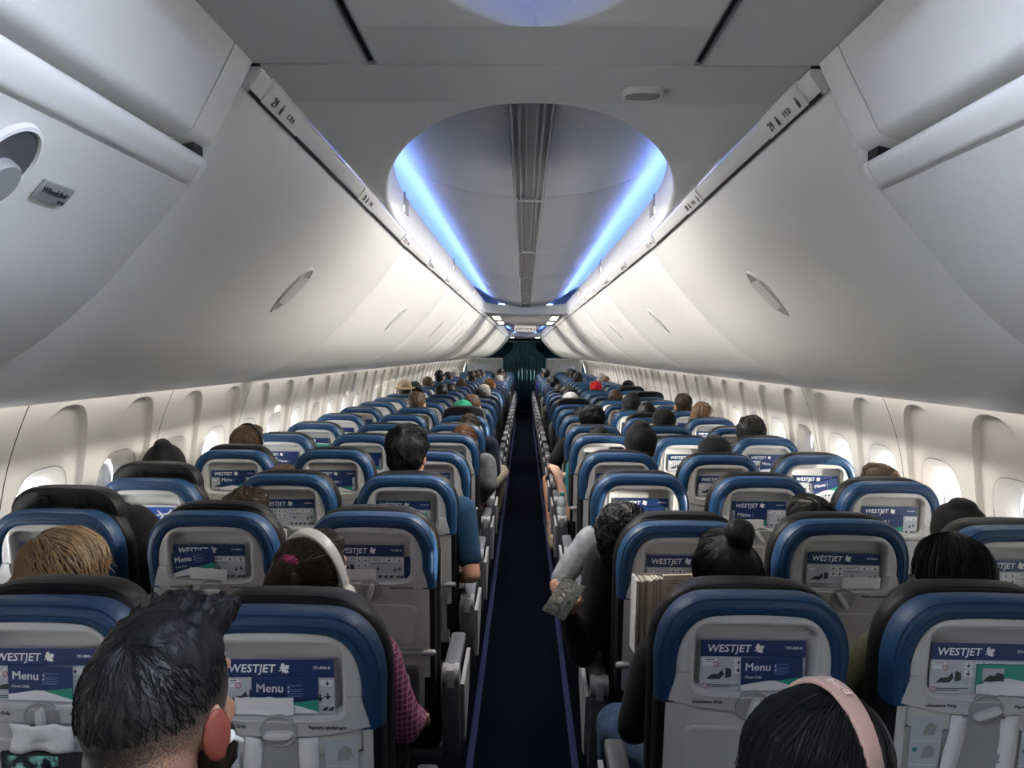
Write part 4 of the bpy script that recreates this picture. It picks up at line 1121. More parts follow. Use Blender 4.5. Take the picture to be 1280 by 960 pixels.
def make_pose(hc, yaw=0, pitch=0, roll=0, hip=None, arms=None, legs=None, turn=0, body=1.0, knee=.335):
    p = Pose(); p.hc = Vector(hc); p.H = basis(yaw,pitch,roll); p.hip = Vector(hip)
    p.nb = p.hc + p.H @ Vector((0,-.028,-.155)) + Vector((0,-.005,-.025))
    spine = (p.nb-p.hip); p.up = spine.normalized()
    a = math.radians(turn); p.r = Vector((math.cos(a), math.sin(a), 0)); p.r = (p.r - p.up*p.r.dot(p.up)).normalized()
    p.f = p.up.cross(p.r)
    p.k = body; p.arms = []; arms = arms or [None, None]
    for s, A in zip((-1,1), arms):
        sh_ = p.nb + p.r*(s*.165*body) - p.up*.055
        if A is None:
            el = sh_ - p.r*(s*.014) - p.up*.275 + p.f*.06; wr = el + p.f*.225 - p.r*(s*.11) - Vector((0,0,.0))
        elif len(A) == 2: el, wr = Vector(A[0]), Vector(A[1])
        else: sh_, el, wr = map(Vector, A)
        p.arms.append((sh_, el, wr))
    p.legs = []
    for s, A in zip((-1,1), legs or [None,None]):
        if A is None:
            kn = Vector((p.hip.x+s*.10, p.hip.y+knee, .570)); an = Vector((p.hip.x+s*.10, p.hip.y+knee, .10)); toe = an+Vector((0,.15,-.055))
        else: kn, an, toe = map(Vector, A)
        p.legs.append((p.hip+p.r*(s*.085), kn, an, toe))
    return p
def torso(b, p, k=0):
    B = Matrix((p.r, p.f, p.up)).transposed(); w_ = p.k
    b.ell(p.hip+p.up*.02,(.162*w_+k,.122*w_+k,.105+k),B); b.ell(p.hip.lerp(p.nb,.35),(.145*w_+k,.112*w_+k,.17+k),B); b.ell(p.hip.lerp(p.nb,.68)+p.f*.008,(.160*w_+k,.108+k,.16+k),B)
    b.ell(p.hip.lerp(p.nb,.90)-p.up*.005,(.150*w_+k,.078+k,.062+k),B)
    for s,(sh_,el,wr) in zip((-1,1),p.arms): b.ell(sh_-p.r*(s*.012),(.062+k,.060+k,.062+k),B,n=14,m=8)
STR = {'short':((0,-.5,.8),dict(n=420,jitter=.5)), 'hood_down':((0,-.5,.8),dict(n=300,jitter=.5)), 'full':((.1,-.55,.8),dict(n=520,jitter=.7)), 'curly':((0,-.4,.9),dict(n=500,jitter=2.4,r0=.0016)),
       'long':((.05,.25,.95),dict(n=620,amax=150,fall=.05,lowz=-.28,jitter=.10)), 'bob':((-.45,.1,.9),dict(n=620,amax=150,fall=.03,lowz=-.2,jitter=.25)), 'bun':((.10,-.15,.97),dict(n=520,amax=125,jitter=.10,a0r=(26,70))), 'pony':((0,-.95,.42),dict(n=520,amax=105,jitter=.2,front=.4))}
STRM = {}
for nm_, c_ in (('hair_black',(.010,.010,.011)),('hair_dark_brown',(.040,.027,.018)),('hair_brown',(.085,.05,.03)),('hair_blonde',(.34,.22,.12)),('hair_auburn',(.13,.06,.03))):
    STRM[nm_] = mat(nm_+'_strand', c_, .45, spec=.3)
def build_person(name, label, p, hair, skin, hairm, top, bottom, sleeves='long', voxel=.010, near=True, hairfx=None, shoes=True, group=None, shorts=False):
    root = thing(name, label, 'person', (0,0,0), 0, group)
    root.location = (p.hip.x, p.hip.y, 0); off = -Vector(root.location)
    def add(nm, b, m, vx, sm=4, disp=None):
        me = remesh(b, nm, m, vx, sm, .5, disp); me.transform(Matrix.Translation(off)); return link(nm, me, root)
    b = MB(); head_prims(b, p.hc, p.H); ear_prims(b, p.hc, p.H)
    b.capsule(p.hc+p.H@Vector((0,-.022,-.06)), p.nb-p.up*.02, .052, .060); torso(b, p, -.006)
    for s,(sh_,el,wr) in zip((-1,1),p.arms):
        b.capsule(sh_,el,.048*p.k,.038); b.capsule(el,wr,.039,.026); hand_prims(b, wr, wr-el, p.up if abs((wr-el).normalized().dot(p.up)) < .9 else -p.f, s)
    for s,(hj,kn,an,toe) in zip((-1,1),p.legs):
        b.capsule(hj,kn,.080*p.k,.054); b.capsule(kn,an,.053,.036); b.capsule(an,toe,.036,.030)
    body = add('body', b, skin, voxel, 3)
    # clothing
    b = MB(); torso(b, p, .010)
    for s,(sh_,el,wr) in zip((-1,1),p.arms):
        b.capsule(sh_,el if sleeves == 'long' else sh_.lerp(el,.72),.062*p.k,.052 if sleeves == 'long' else .056)
        if sleeves == 'long': b.capsule(el,el.lerp(wr,.97),.052,.037)
    if 'hood' in hair:
        P = lambda x,y,z: p.hc + p.H @ Vector((x,y,z))
        if hair == 'hood_up':
            b.ell(P(0,-.015,.022),(.098,.118,.118),p.H); b.capsule(P(0,-.03,-.03), p.nb-p.up*.03,.10,.10); b.ell(P(0,-.075,.05),(.06,.06,.07),p.H); b.ell(P(0,-.05,.135),(.035,.05,.035),p.H)
        else: b.ell(p.nb-p.f*.075-p.up*.005,(.105,.055,.05),None)
    if hair == 'hood_up' and near:   # open the hood at the face
        pass
    disp = (.006,(16,16,9)) if near else None
    add('top', b, top, max(voxel,.010), 5, disp)
    b = MB(); B = Matrix((p.r,p.f,p.up)).transposed(); b.ell(p.hip,(.174,.134,.108),B)
    for s,(hj,kn,an,toe) in zip((-1,1),p.legs): b.capsule(hj,kn if not shorts else hj.lerp(kn,.8),.092*p.k,.068)
    for s,(hj,kn,an,toe) in zip((-1,1),p.legs):
        if not shorts: b.capsule(kn,kn.lerp(an,.93),.066,.050)
    add('trousers', b, bottom, .014, 4, (.006,(14,14,14)) if near else None)
    for s,(hj,kn,an,toe) in zip((-1,1),p.legs):
        b = MB(); b.capsule(an+Vector((0,-.03,-.05)),toe,.042,.040); b.capsule(an,an-Vector((0,0,.03)),.042,.044); add('shoe', b, CDG if shoes is True else shoes, .012, 3)
    if near:
        for s in (-1,1):
            b = MB(); b.ell(p.hc+p.H@Vector((s*.032,.0765,-.004)),(.010,.009,.008),p.H,n=10,m=8); me = b.mesh('eye', INKW); me.transform(Matrix.Translation(off)); link('eye', me, root)
    # hair
    P = lambda x,y,z: p.hc + p.H @ Vector((x,y,z)); b = MB(); H = p.H; mname = 'hair'; fx = (.006,(50,50,18)); hm = hairm
    if hair in ('short','hood_down','short_tuft','full'):
        g = .012 if hair == 'full' else 0
        b.ell(P(0,-.022,.034),(.083+g,.099+g,.088+g),H); b.ell(P(0,-.050,-.022),(.072+g,.062+g,.068),H); b.ell(P(0,.045,.080),(.058+g,.045,.034+g),H)
        if hair == 'full': fx = (.014,(34,34,22))
        if hair == 'short_tuft':
            b.ell(P(.0,.060,.095),(.055,.035,.026),H); fx = (.006,(60,60,60))
    elif hair == 'curly':
        b.ell(P(0,-.022,.036),(.088,.103,.090),H); b.ell(P(0,-.055,-.020),(.078,.060,.065),H); fx = (.012,(75,75,75))
    elif hair == 'long':
        b.ell(P(0,-.014,.030),(.090,.106,.096),H); b.ell(P(0,-.045,-.06),(.098,.072,.12),H); b.ell(P(0,-.060,-.18),(.108,.058,.13),H)
        for s in (-1,1): b.capsule(P(s*.075,.0,-.02),P(s*.092,.01,-.20),.034,.036)
        fx = (.005,(46,46,4))
    elif hair == 'bob':
        b.ell(P(.012,-.014,.036),(.104,.112,.098),H); b.ell(P(0,-.040,-.05),(.128,.085,.11),H)
        for s in (-1,1): b.capsule(P(s*.075,.0,-.02),P(s*.092,.02,-.13),.036,.032)
        fx = (.006,(40,40,5))
    elif hair in ('bun','pony'):
        b.ell(P(0,-.020,.032),(.085,.102,.090),H); b.ell(P(0,-.048,-.03),(.077,.066,.075),H); b.ell(P(0,.045,.078),(.060,.045,.034),H)
        if hair == 'bun': b.ell(P(.014,-.042,.152),(.038,.037,.034),H,n=14,m=10); b.ell(P(.020,-.036,.124),(.034,.034,.026),H,n=12,m=8)
        else:
            b.ell(P(0,-.105,.055),(.045,.042,.042),H,n=14,m=10); b.capsule(P(0,-.125,.05),P(-.05,-.120,-.09),.036,.020); b.capsule(P(0,-.120,.05),P(.045,-.125,-.08),.030,.018); b.capsule(P(-.02,-.11,.05),P(-.085,-.09,-.07),.022,.012)
        fx = (.005,(46,46,12))
    elif hair == 'balding':
        b.ell(P(0,-.030,-.004),(.080,.085,.060),H); fx = (.004,(60,60,60))
    elif hair in ('beanie','cap','bucket','hatbrim'):
        mname = 'hat'; fx = (.005,(20,20,20))
        if hair == 'beanie': b.ell(P(0,-.015,.038),(.092,.110,.100),H); b.ell(P(0,-.02,.125),(.05,.05,.03),H)
        else:
            b.ell(P(0,-.012,.046),(.090,.108,.082),H); b.ell(P(0,-.012,.03),(.092,.110,.035),H)
            if hair == 'cap': b.ell(P(0,.135,.030),(.070,.062,.010),H)
            if hair == 'bucket': b.ell(P(0,-.012,.016),(.118,.138,.016),H)
            if hair == 'hatbrim': b.ell(P(0,-.012,.020),(.140,.160,.012),H)
    if b.v:
        o = add(mname, b, hm, .0075 if near else .011, 2, fx)
        if near and mname == 'hair' and hair in STR:
            po, kw = STR[hair]; strands(root, o, p, STRM.get(hairm.name, hairm), po, seed=len(label), **kw)
    if mname == 'hat':
        b = MB(); b.ell(P(0,-.035,-.012),(.080,.084,.055),H); add('hair', b, HD, .010, 2, (.006,(50,50,50)))
    return root
def hip_of(n, s, i, dx=0, dz=0): 
    st = SEATS[(n,s,i)].location
    return Vector((st.x+dx, st.y+.395, .600+dz))
def A_(px,py,Y): return at(px,py,Y)
def Hd(px,py,Y): return at(px,py,Y+.06)
# --- the man nearest the camera, port side
hc = A_(206,880,.99)
p = make_pose(hc, -12, 4, 0, hip=(-.475,1.12,.600))
man = build_person('person', 'person with dark faded haircut, red ear and beard in the nearest port aisle seat', p, 'none', SKIN['tan'], HB, CN, CDG, voxel=.0075)
fade = bpy.data.materials.new('hair_fade'); fade.use_nodes = True; t = fade.node_tree; bs = t.nodes['Principled BSDF']; bs.inputs['Roughness'].default_value = .55
def fade_nodes():
    co = t.nodes.new('ShaderNodeTexCoord'); at_ = t.nodes.new('ShaderNodeAttribute'); at_.attribute_name = 'fade'
    nz = t.nodes.new('ShaderNodeTexNoise'); nz.inputs['Scale'].default_value = 420; nz.inputs['Detail'].default_value = 2
    t.links.new(co.outputs['Object'], nz.inputs['Vector'])
    ad = t.nodes.new('ShaderNodeMath'); ad.operation = 'MULTIPLY_ADD'; ad.inputs[1].default_value = .9; t.links.new(nz.outputs['Fac'], ad.inputs[0]); t.links.new(at_.outputs['Fac'], ad.inputs[2])
    r = t.nodes.new('ShaderNodeValToRGB'); e = r.color_ramp.elements; e[0].position = .42; e[0].color = (.30,.16,.105,1); e[1].position = 1.0; e[1].color = (.006,.005,.005,1); q = r.color_ramp.elements.new(.68); q.color = (.075,.055,.045,1)
    t.links.new(ad.outputs[0], r.inputs[0]); t.links.new(r.outputs[0], bs.inputs['Base Color'])
    bp = t.nodes.new('ShaderNodeBump'); bp.inputs['Strength'].default_value = .35; bp.inputs['Distance'].default_value = .003; t.links.new(nz.outputs['Fac'], bp.inputs['Height']); t.links.new(bp.outputs[0], bs.inputs['Normal'])
fade_nodes()
P = lambda x,y,z: p.hc + p.H @ Vector((x,y,z)); off = -Vector(man.location)
b = MB(); b.ell(P(0,-.016,.020),(.0795,.1005,.0965),p.H,n=40,m=28); b.ell(P(0,-.048,-.045),(.066,.062,.075),p.H,n=30,m=20)
me = remesh(b, 'stubble', fade, .0055, 3)
at_l = me.attributes.new('fade','FLOAT','POINT'); Hi = p.H.transposed()
for i, v in enumerate(me.vertices):
    q = Hi @ (v.co-p.hc); side = sstep(-.03,.065,q.x)        # the clipped side over the ear is paler than the crown and nape
    at_l.data[i].value = max(0, min(.70, .62+ (q.z+.015)*4.0 - .52*side*(1-sstep(-.02,.065,q.z)) - .55*sstep(-.075,-.125,q.z) - .5*sstep(.02,.06,q.y)*(1-sstep(.0,.06,q.z))))
me.transform(Matrix.Translation(off)); stb = link('stubble', me, man); strands(man, stb, p, HB, (0,-.35,.93), n=900, amax=80, r0=.0007, lowz=.005, jitter=.12, span=(8,18), a0r=(2,70), name='cropped_hair')
b = MB(); b.ell(P(0,-.004,.060),(.0745,.084,.066),p.H); b.ell(P(0,.050,.088),(.060,.045,.036),p.H)
r = random.Random(3)
for k in range(70):
    x, y = r.uniform(-.055,.055), r.uniform(.0,.088); z = .118-(x/.08)**2*.03-max(0,(y-.03))*.25
    d = Vector((r.uniform(-.5,.5), r.uniform(.2,1.0), r.uniform(.5,1.0))).normalized()
    b.capsule(P(x,y,z-.008), P(x,y,z-.008)+p.H@d*.026, .007, .0035, n=6, rings=2)
me = remesh(b, 'hair', HB, .0045, 1, .4, (.004,(70,70,30))); me.transform(Matrix.Translation(off)); link('hair', me, man)
b = MB(); b.ell(P(0,.050,-.085),(.062,.052,.058),p.H); b.ell(P(.045,.020,-.065),(.026,.032,.05),p.H); b.ell(P(-.045,.020,-.065),(.026,.032,.05),p.H)
me = remesh(b, 'beard', HD, .006, 2, .5, (.004,(80,80,80))); me.transform(Matrix.Translation(off)); link('beard', me, man)
b = MB(); E = p.H @ Matrix.Rotation(math.radians(-22),3,'Z')
b.ell(P(.083,-.016,-.022),(.0075,.0205,.0345),E,n=20,m=14); b.ell(P(.079,-.006,-.050),(.007,.011,.013),E,n=12,m=8)
me = remesh(b, 'ear', mat('skin_sunlit_ear', (.23,.055,.038), .5, bump=(200,.2,.002)), .0035, 2); me.transform(Matrix.Translation(off)); e_ = link('ear', me, man); e_['label'] = 'sunlit red ear'  # the red of sunlight on the ear is put into its skin colour
b = MB(); c0 = P(.082,.012,-.040); b.ell(c0,(.006,.010,.008),p.H,n=12,m=8); b.capsule(c0+p.H@Vector((.002,.006,-.004)),c0+p.H@Vector((.004,.020,-.016)),.0035,.003,n=8)
eb = b.obj('earbud', WHITE); tag(eb, 'small white earbud in the ear of the bearded person nearest the camera', 'earbud')
# --- the woman with the pink headphones, starboard side
hc = A_(1030,978,1.06)
p = make_pose(hc, -68, -4, 0, hip=(.475,1.12,.600))
wom = build_person('person', 'person with long straight black hair and pink headphones, nearest starboard aisle seat', p, 'long', SKIN['pale'], HB, CB, CDG, voxel=.010)
def headphones(p, label, m, r0=(.093,.128), band_w=.017, cup=True, text=None, cupm=None, tiltz=0, thick=.005, fwd=0.0):
    P = lambda x,y,z: p.hc + p.H @ Vector((x,y,z))
    t = thing('headphones', label, 'headphones', (0,0,0))
    b = MB(); L = []
    for k in range(29):
        a = math.pi*k/28; x, z = -r0[0]*math.cos(a), -.035+ (r0[1]+.035)*math.sin(a)**.85
        rad = Vector((x,0,z+.02)).normalized(); w_ = band_w*(.62+.38*math.sin(a))
        ring = []
        for u, v in ((-1,.0),(-.92,.8),(-.6,1),(.6,1),(.92,.8),(1,0),(.9,-.6),(-.9,-.6)):
            q = Vector((x,0,z))+rad*(v*thick); ring.append(P(q.x, fwd-.004+u*w_, q.z))
        L.append(ring)
    b.loops(L, cap0=True, cap1=True); hb = b.obj('headband', m, t, smooth=50)
    for s in (-1,1):
        E = p.H @ Matrix.Rotation(math.pi/2,3,'Y')
        b = MB(); c = P(s*(r0[0]+.001),fwd-.004,-.035)
        b.ell(c,(.036,.032,.021),E,n=18,m=10); b.obj('ear_cup', cupm or m, t)
        b = MB(); b.capsule(P(s*r0[0]*1.0,fwd-.004,-.03),P(s*r0[0]*1.0,fwd-.004,.012),.006,.006); b.obj('slider', ARMGREY, t)
    if text:
        a = math.radians(80); x, z = r0[0]*math.cos(a), -.035+(r0[1]+.035)*math.sin(a)**.85
        nrm = p.H @ Vector((x,0,z+.02)).normalized(); along = p.H @ Vector((math.sin(a)*r0[0],0,-math.cos(a)*(r0[1]+.035))).normalized(); along = (along-nrm*along.dot(nrm)).normalized()
        up = nrm.cross(along); R = Matrix((along, -nrm, up)).transposed()
        if R.determinant() < 0: R = Matrix((-along, -nrm, up)).transposed()
        o = link('lettering', text_mesh(text, .019, mat('ink_rose', (.75,.58,.53), .4), bold=.012), hb); o.matrix_world = Matrix.Translation(P(x,fwd-.004,z)+nrm*(thick+.0008)) @ R.to_4x4()
    return t
ROSE = mat('rose_plastic', (.42,.275,.235), .38); HPW = mat('headphone_white', (.60,.58,.55), .4)
headphones(p, 'rose pink headphones over the long black hair nearest the camera', ROSE, (.100,.134), .016, text='beats')
# --- nearest full row
p = make_pose(Hd(78,722,1.93), 8, 8, 0, hip_of(1,-1,1), turn=0)
build_person('person', 'person with blonde side-parted hair in the port middle seat, nearest row', p, 'bob', SKIN['pale'], HL, CDG, CDG, voxel=.012)
p = make_pose(Hd(393,722,1.95), -24, 14, 4, hip_of(1,-1,0), arms=[None,[A_(503,905,2.02),A_(517,898,2.22)]])
build_person('person', 'person with dark ponytail, white headphones and magenta plaid shirt, port aisle seat', p, 'pony', SKIN['pale'], HD, CPL, CDG, voxel=.009)
headphones(p, 'large white headphones on the dark ponytailed person in plaid', HPW, (.096,.126), .018, thick=.008)
b = MB(); c0 = p.hc+p.H@Vector((.0,-.085,.085)); b.ell(c0,(.034,.020,.020),p.H); me = remesh(b,'hair_tie',mat('scrunchie',(.30,.02,.10),.8),.005,1,.5,(.006,(90,90,90))); tag(link('hair_tie',me),'magenta hair tie around the dark ponytail, port aisle seat','hair tie')
t = thing('tablet', 'slim grey tablet held by the person in magenta plaid', 'tablet'); 
b = MB(); b.box((-.075,-.004,-.065),(.045,.004,.065), bev=.004); b.obj('tablet_back', SHELL2, t)
b = MB()
q = [(.045,0,-.062),(.045,0,.055),(.038,0,.064),(-.07,0,.064)]; b.tube(q,.0035,n=6); b.obj('tablet_edge', ARMGREY, t); t.location = A_(492,868,2.30); t.rotation_euler = (.15,0,0)
p = make_pose(Hd(905,722,1.96), 0, 16, 0, hip_of(1,1,0), arms=[[A_(795,905,2.0),A_(838,818,2.24)],None], legs=[(A_(772,905,2.40),(.30,2.5,.10),(.28,2.66,.045)),None])
build_person('person', 'person with black hair in a top bun reading a paperback, starboard aisle seat', p, 'bun', SKIN['pale'], HB, CB, CD, voxel=.010)
p = make_pose(Hd(1187,726,1.97), 3, 3, 0, hip_of(1,1,1), body=1.08)
build_person('person', 'person with long sleek black hair and olive jacket, starboard middle seat', p, 'long', SKIN['pale'], HB, CO, CDG, voxel=.010)
# the paperback
t = thing('paperback_book', 'thick open paperback held up by the person with the top bun', 'book')
b = MB(); PG = mat('page_paper', (.62,.57,.49), .8)
PGD = mat('page_edge', (.34,.30,.25), .85)
r_ = random.Random(11); x = -.081
while x < -.006:
    wd = r_.uniform(.0016,.0034); y0 = -.052+.030*((x+.081)/.081)**1.6+r_.uniform(-.002,.002); zt = r_.uniform(.098,.105)
    b.box((x,y0,-.104+r_.uniform(0,.003)),(x+wd,.0,zt), mi=0 if r_.random() < .6 else 1); x += wd+.0004
o = b.obj('left_pages', [PG,PGD], t, smooth=0); o['kind'] = 'stuff'
b = MB(); b.box((-.088,-.058,-.107),(-.0825,-.0,.107), bev=.0015); b.box((-.0820,-.056,-.106),(-.0812,-.0,.106)); b.box((-.088,.0,-.107),(.0,.003,.107), bev=.001); b.obj('cover', CW_, t, smooth=0)
b = MB(); b.box((.0,-.012,-.105),(.118,-.002,.105), bev=.002); pg = b.obj('right_pages', PG, t, smooth=0)
b = MB()
for k in range(22):
    z = .088-.0078*k; x0 = .012; x1 = .104 if (k % 6) != 5 else .055; flat(b, x0, x1, z, z+.0022, -.012)
o = b.obj('print_lines', SHELL2, pg, smooth=0); o['kind'] = 'stuff'
t.location = A_(826,762,2.27); t.rotation_euler = (.06,.0,.10)
# --- second row
p = make_pose(Hd(172,676,2.78), 10, 10, -14, hip_of(2,-1,2,.04), knee=.20)
build_person('person', 'person in a dark hood leaning between the port window and middle seats, second row', p, 'hood_up', SKIN['pale'], HB, CB, CDG, voxel=.012)
p = make_pose(Hd(303,655,2.80), -8, 10, 14, hip_of(2,-1,1))
build_person('person', 'person with dark hair leaning aside in the port middle seat, second row', p, 'full', SKIN['pale'], HD, CDG, CDG, voxel=.012)
p = make_pose(Hd(780,668,2.62), -18, 26, 0, Vector((.43,2.90,.600)), body=1.2)
p.arms[0] = (A_(758,705,2.70),A_(728,815,2.66),A_(712,770,2.58))
build_person('person', 'person in a black jacket with curly hair leaning into the aisle, second row', p, 'curly', SKIN['tan'], HB, CB, CB, voxel=.010)
b = MB(); b.tube([A_(768,668,2.53),A_(752,678,2.53),A_(746,692,2.525),A_(748,712,2.53),A_(750,726,2.54)],.004,n=6); 
p = make_pose(Hd(1012,660,2.80), 0, 4, 0, hip_of(2,1,1))
build_person('person', 'person with black hair just above the starboard middle seat, second row', p, 'short', SKIN['tan'], HB, CDG, CDG, voxel=.012)
p = make_pose(Hd(1195,672,2.84), 0, 6, 0, hip_of(2,1,2))
build_person('person', 'person in a black cap in the starboard window seat, second row', p, 'beanie', SKIN['tan'], CB, CDG, CDG, voxel=.012)
# foil snack bag
b = MB(); rows = []
for k in range(9):
    z = -.065+.13*k/8; rows.append([(-.042+.084*q/8, .016*math.sin(math.pi*q/8)*math.sin(math.pi*k/8)+.004*math.sin(q*2.3+k*1.7), z) for q in range(9)])
b.loops(rows, closed=False); b.loops([[(x,-y-.002*math.sin(x*400),z) for x,y,z in r_] for r_ in rows], closed=False)
o = b.obj('snack_bag', mat('foil', (.72,.72,.64), .28, .45, bump=(70,1.0,.02)), smooth=20); tag(o, 'crumpled silver foil snack bag held out over the aisle, second row', 'snack bag'); o.location = A_(705,748,2.50); o.rotation_euler = (.2,.5,.3)
# --- third row
p = make_pose(Hd(206,590,3.62), 0, 4, 6, hip_of(3,-1,2,.05), body=.92)
build_person('person', 'person in a pointed black hood above the raised headrest, port window seat, third row', p, 'hood_up', SKIN['pale'], HB, CB, CDG, voxel=.012)
p = make_pose(Hd(352,614,3.60), 0, 8, 0, hip_of(3,-1,1))
build_person('person', 'person with brown hair barely above the port middle seat, third row', p, 'short', SKIN['pale'], HN, CDG, CDG, voxel=.013)
p = make_pose(Hd(511,566,3.54), -14, 0, 0, hip_of(3,-1,0), arms=[None,[A_(577,640,3.44),A_(590,718,3.36),A_(570,722,3.60)]], body=1.1)
build_person('person', 'person with thick black hair and blue T-shirt, port aisle seat, third row', p, 'full', SKIN['tan'], HB, CT, CDG, sleeves='short', voxel=.011)
p = make_pose(Hd(812,640,3.68), 0, 12, 0, hip_of(3,1,0,-.05), arms=[[A_(738,675,3.45),A_(703,722,3.42),A_(700,745,3.62)],None])
build_person('person', 'person in a pale grey sweatshirt, elbow in the aisle, starboard aisle seat, third row', p, 'short', SKIN['tan'], HB, CP, CD, voxel=.012)
p = make_pose(Hd(1098,612,3.58), 0, 4, 0, hip_of(3,1,2))
build_person('person', 'person with brown hair just above the starboard window seat, third row', p, 'short', SKIN['pale'], HN, CDG, CDG, voxel=.013)
# --- fourth row
p = make_pose(Hd(311,558,4.36), -16, 4, 0, hip_of(4,-1,2))
build_person('person', 'person with cropped brown hair and black headphones, port window seat, fourth row', p, 'short', SKIN['pale'], HN, CG, CDG, voxel=.013)
headphones(p, 'black over-ear headphones on cropped brown hair, port window seat', CB, (.094,.128), .012)
p = make_pose(Hd(800,558,4.36), 0, 8, 0, hip_of(4,1,0,.1))
build_person('person', 'person in a black beanie behind the starboard aisle seat, fourth row', p, 'beanie', SKIN['tan'], CB, CB, CB, voxel=.012)
p = make_pose(Hd(893,572,4.38), 0, 6, 0, hip_of(4,1,1))
build_person('person', 'person in a dark flat hat, starboard middle seat, fourth row', p, 'cap', SKIN['tan'], CB, CDG, CDG, voxel=.013)
# elbows, forearms and legs out towards the aisle
p = make_pose((.49,5.30,1.08), 0, 10, 0, hip_of(5,1,0), arms=[[(.325,5.22,.93),A_(713,648,5.12),A_(700,604,5.16)],None])
build_person('person', 'person in teal sleeves with a bare forearm propped on the armrest, starboard, fifth row', p, 'short', SKIN['pale'], HB, cloth('cloth_teal',(.015,.12,.14)), CB, sleeves='short', voxel=.010)
c_ = at(740,527,6.0)
p = make_pose((.50,5.96,c_.z), 0, 4, 0, hip_of(6,1,0), arms=[[(.30,6.02,.98),A_(690,584,5.96),A_(694,592,6.2)],None])
build_person('person', 'person with big tousled black hair and black T-shirt, starboard aisle seat, sixth row', p, 'full', SKIN['tan'], HB, CB, CB, sleeves='short', voxel=.012)
p = make_pose((.475,6.78,1.10), 0, 10, 0, hip_of(7,1,0), legs=[(A_(685,600,7.06),A_(689,656,6.72),A_(692,683,6.52)),None])
build_person('person', 'person with a bare leg and pale shoe out in the aisle, starboard, seventh row', p, 'short', SKIN['tan'], HB, CB, CB, sleeves='short', voxel=.012, shoes=CK, shorts=True)
t = thing('water_bottle', 'small clear water bottle with teal cap on the starboard armrest, fifth row', 'bottle', (.2425,5.12,.640))
b = MB(); prof = [(.001,0),(.026,0),(.029,.004),(.029,.05),(.026,.056),(.028,.062),(.028,.10),(.013,.122),(.012,.130)]
b.loops([[(r0*math.cos(2*math.pi*k/16), r0*math.sin(2*math.pi*k/16), z) for k in range(16)] for r0,z in prof], cap1=True); b.obj('bottle_body', mat('bottle_clear', (.45,.50,.52), .12, spec=.8), t)
b = MB(); b.loops([[(r0*math.cos(2*math.pi*k/16), r0*math.sin(2*math.pi*k/16), z) for k in range(16)] for r0,z in ((.0145,.124),(.0150,.126),(.0150,.142),(.013,.145))], cap0=True, cap1=True); b.obj('bottle_cap', mat('cap_teal', (.01,.17,.19), .4), t)
c_ = at(588,553,5.2)
p = make_pose((-.40,5.20,c_.z), 6, 8, 0, hip_of(5,-1,0,.04), arms=[None,[(-.245,5.24,.95),A_(612,606,5.16),A_(604,622,5.40)]])
build_person('person', 'person with auburn tied hair and grey sleeves, port aisle seat, fifth row', p, 'short', SKIN['pale'], HA, CG, CDG, voxel=.012)
p = make_pose((-.42,5.98,1.10), 0, 10, 0, hip_of(6,-1,0,.03), arms=[None,[(-.255,6.02,.98),A_(618,588,5.98),A_(612,600,6.2)]], legs=[None,(A_(626,590,6.55),A_(618,640,6.62),A_(617,652,6.76))])
build_person('person', 'person in a navy jacket with pale trousers, port aisle seat, sixth row', p, 'short', SKIN['pale'], HD, CN, CK, voxel=.012)
# ---------------------------------------------------------------- everyone further on: a few bodies, copied
def proto(hair, hm, top, skin, bottom=CDG):
    p = make_pose((0,-.085,1.165), 0, 3, 0, Vector((0,0,.600)))
    r_ = build_person('person', 'x', p, hair, skin, hm, top, bottom, voxel=.014, near=False); return r_
PROTO = {}
def far(x, z, Y, hair, hm, top, label, skin='tan'):
    key = hair
    c = Vector((x, Y, min(z,1.27)))
    if key not in PROTO: PROTO[key] = proto(hair, hm, top, SKIN[skin]); r_ = PROTO[key]
    else: r_ = copy_tree(PROTO[key])
    r_.location = (c.x, Y+.085, max(-.01, c.z-1.165))
    for ch in r_.children:
        base = ch.name.split('.')[0]
        if ch.material_slots:
            sl = ch.material_slots[0]; sl.link = 'OBJECT'
            sl.material = {'top':top, 'body':SKIN[skin]}.get(base, None) or ({'hair': HD if hair in ('cap','beanie','bucket','hatbrim') else hm, 'hat': hm}.get(base)) or sl.material
    r_['label'] = label; r_['category'] = 'person'; r_['group'] = 'passengers further up the cabin'
    return r_
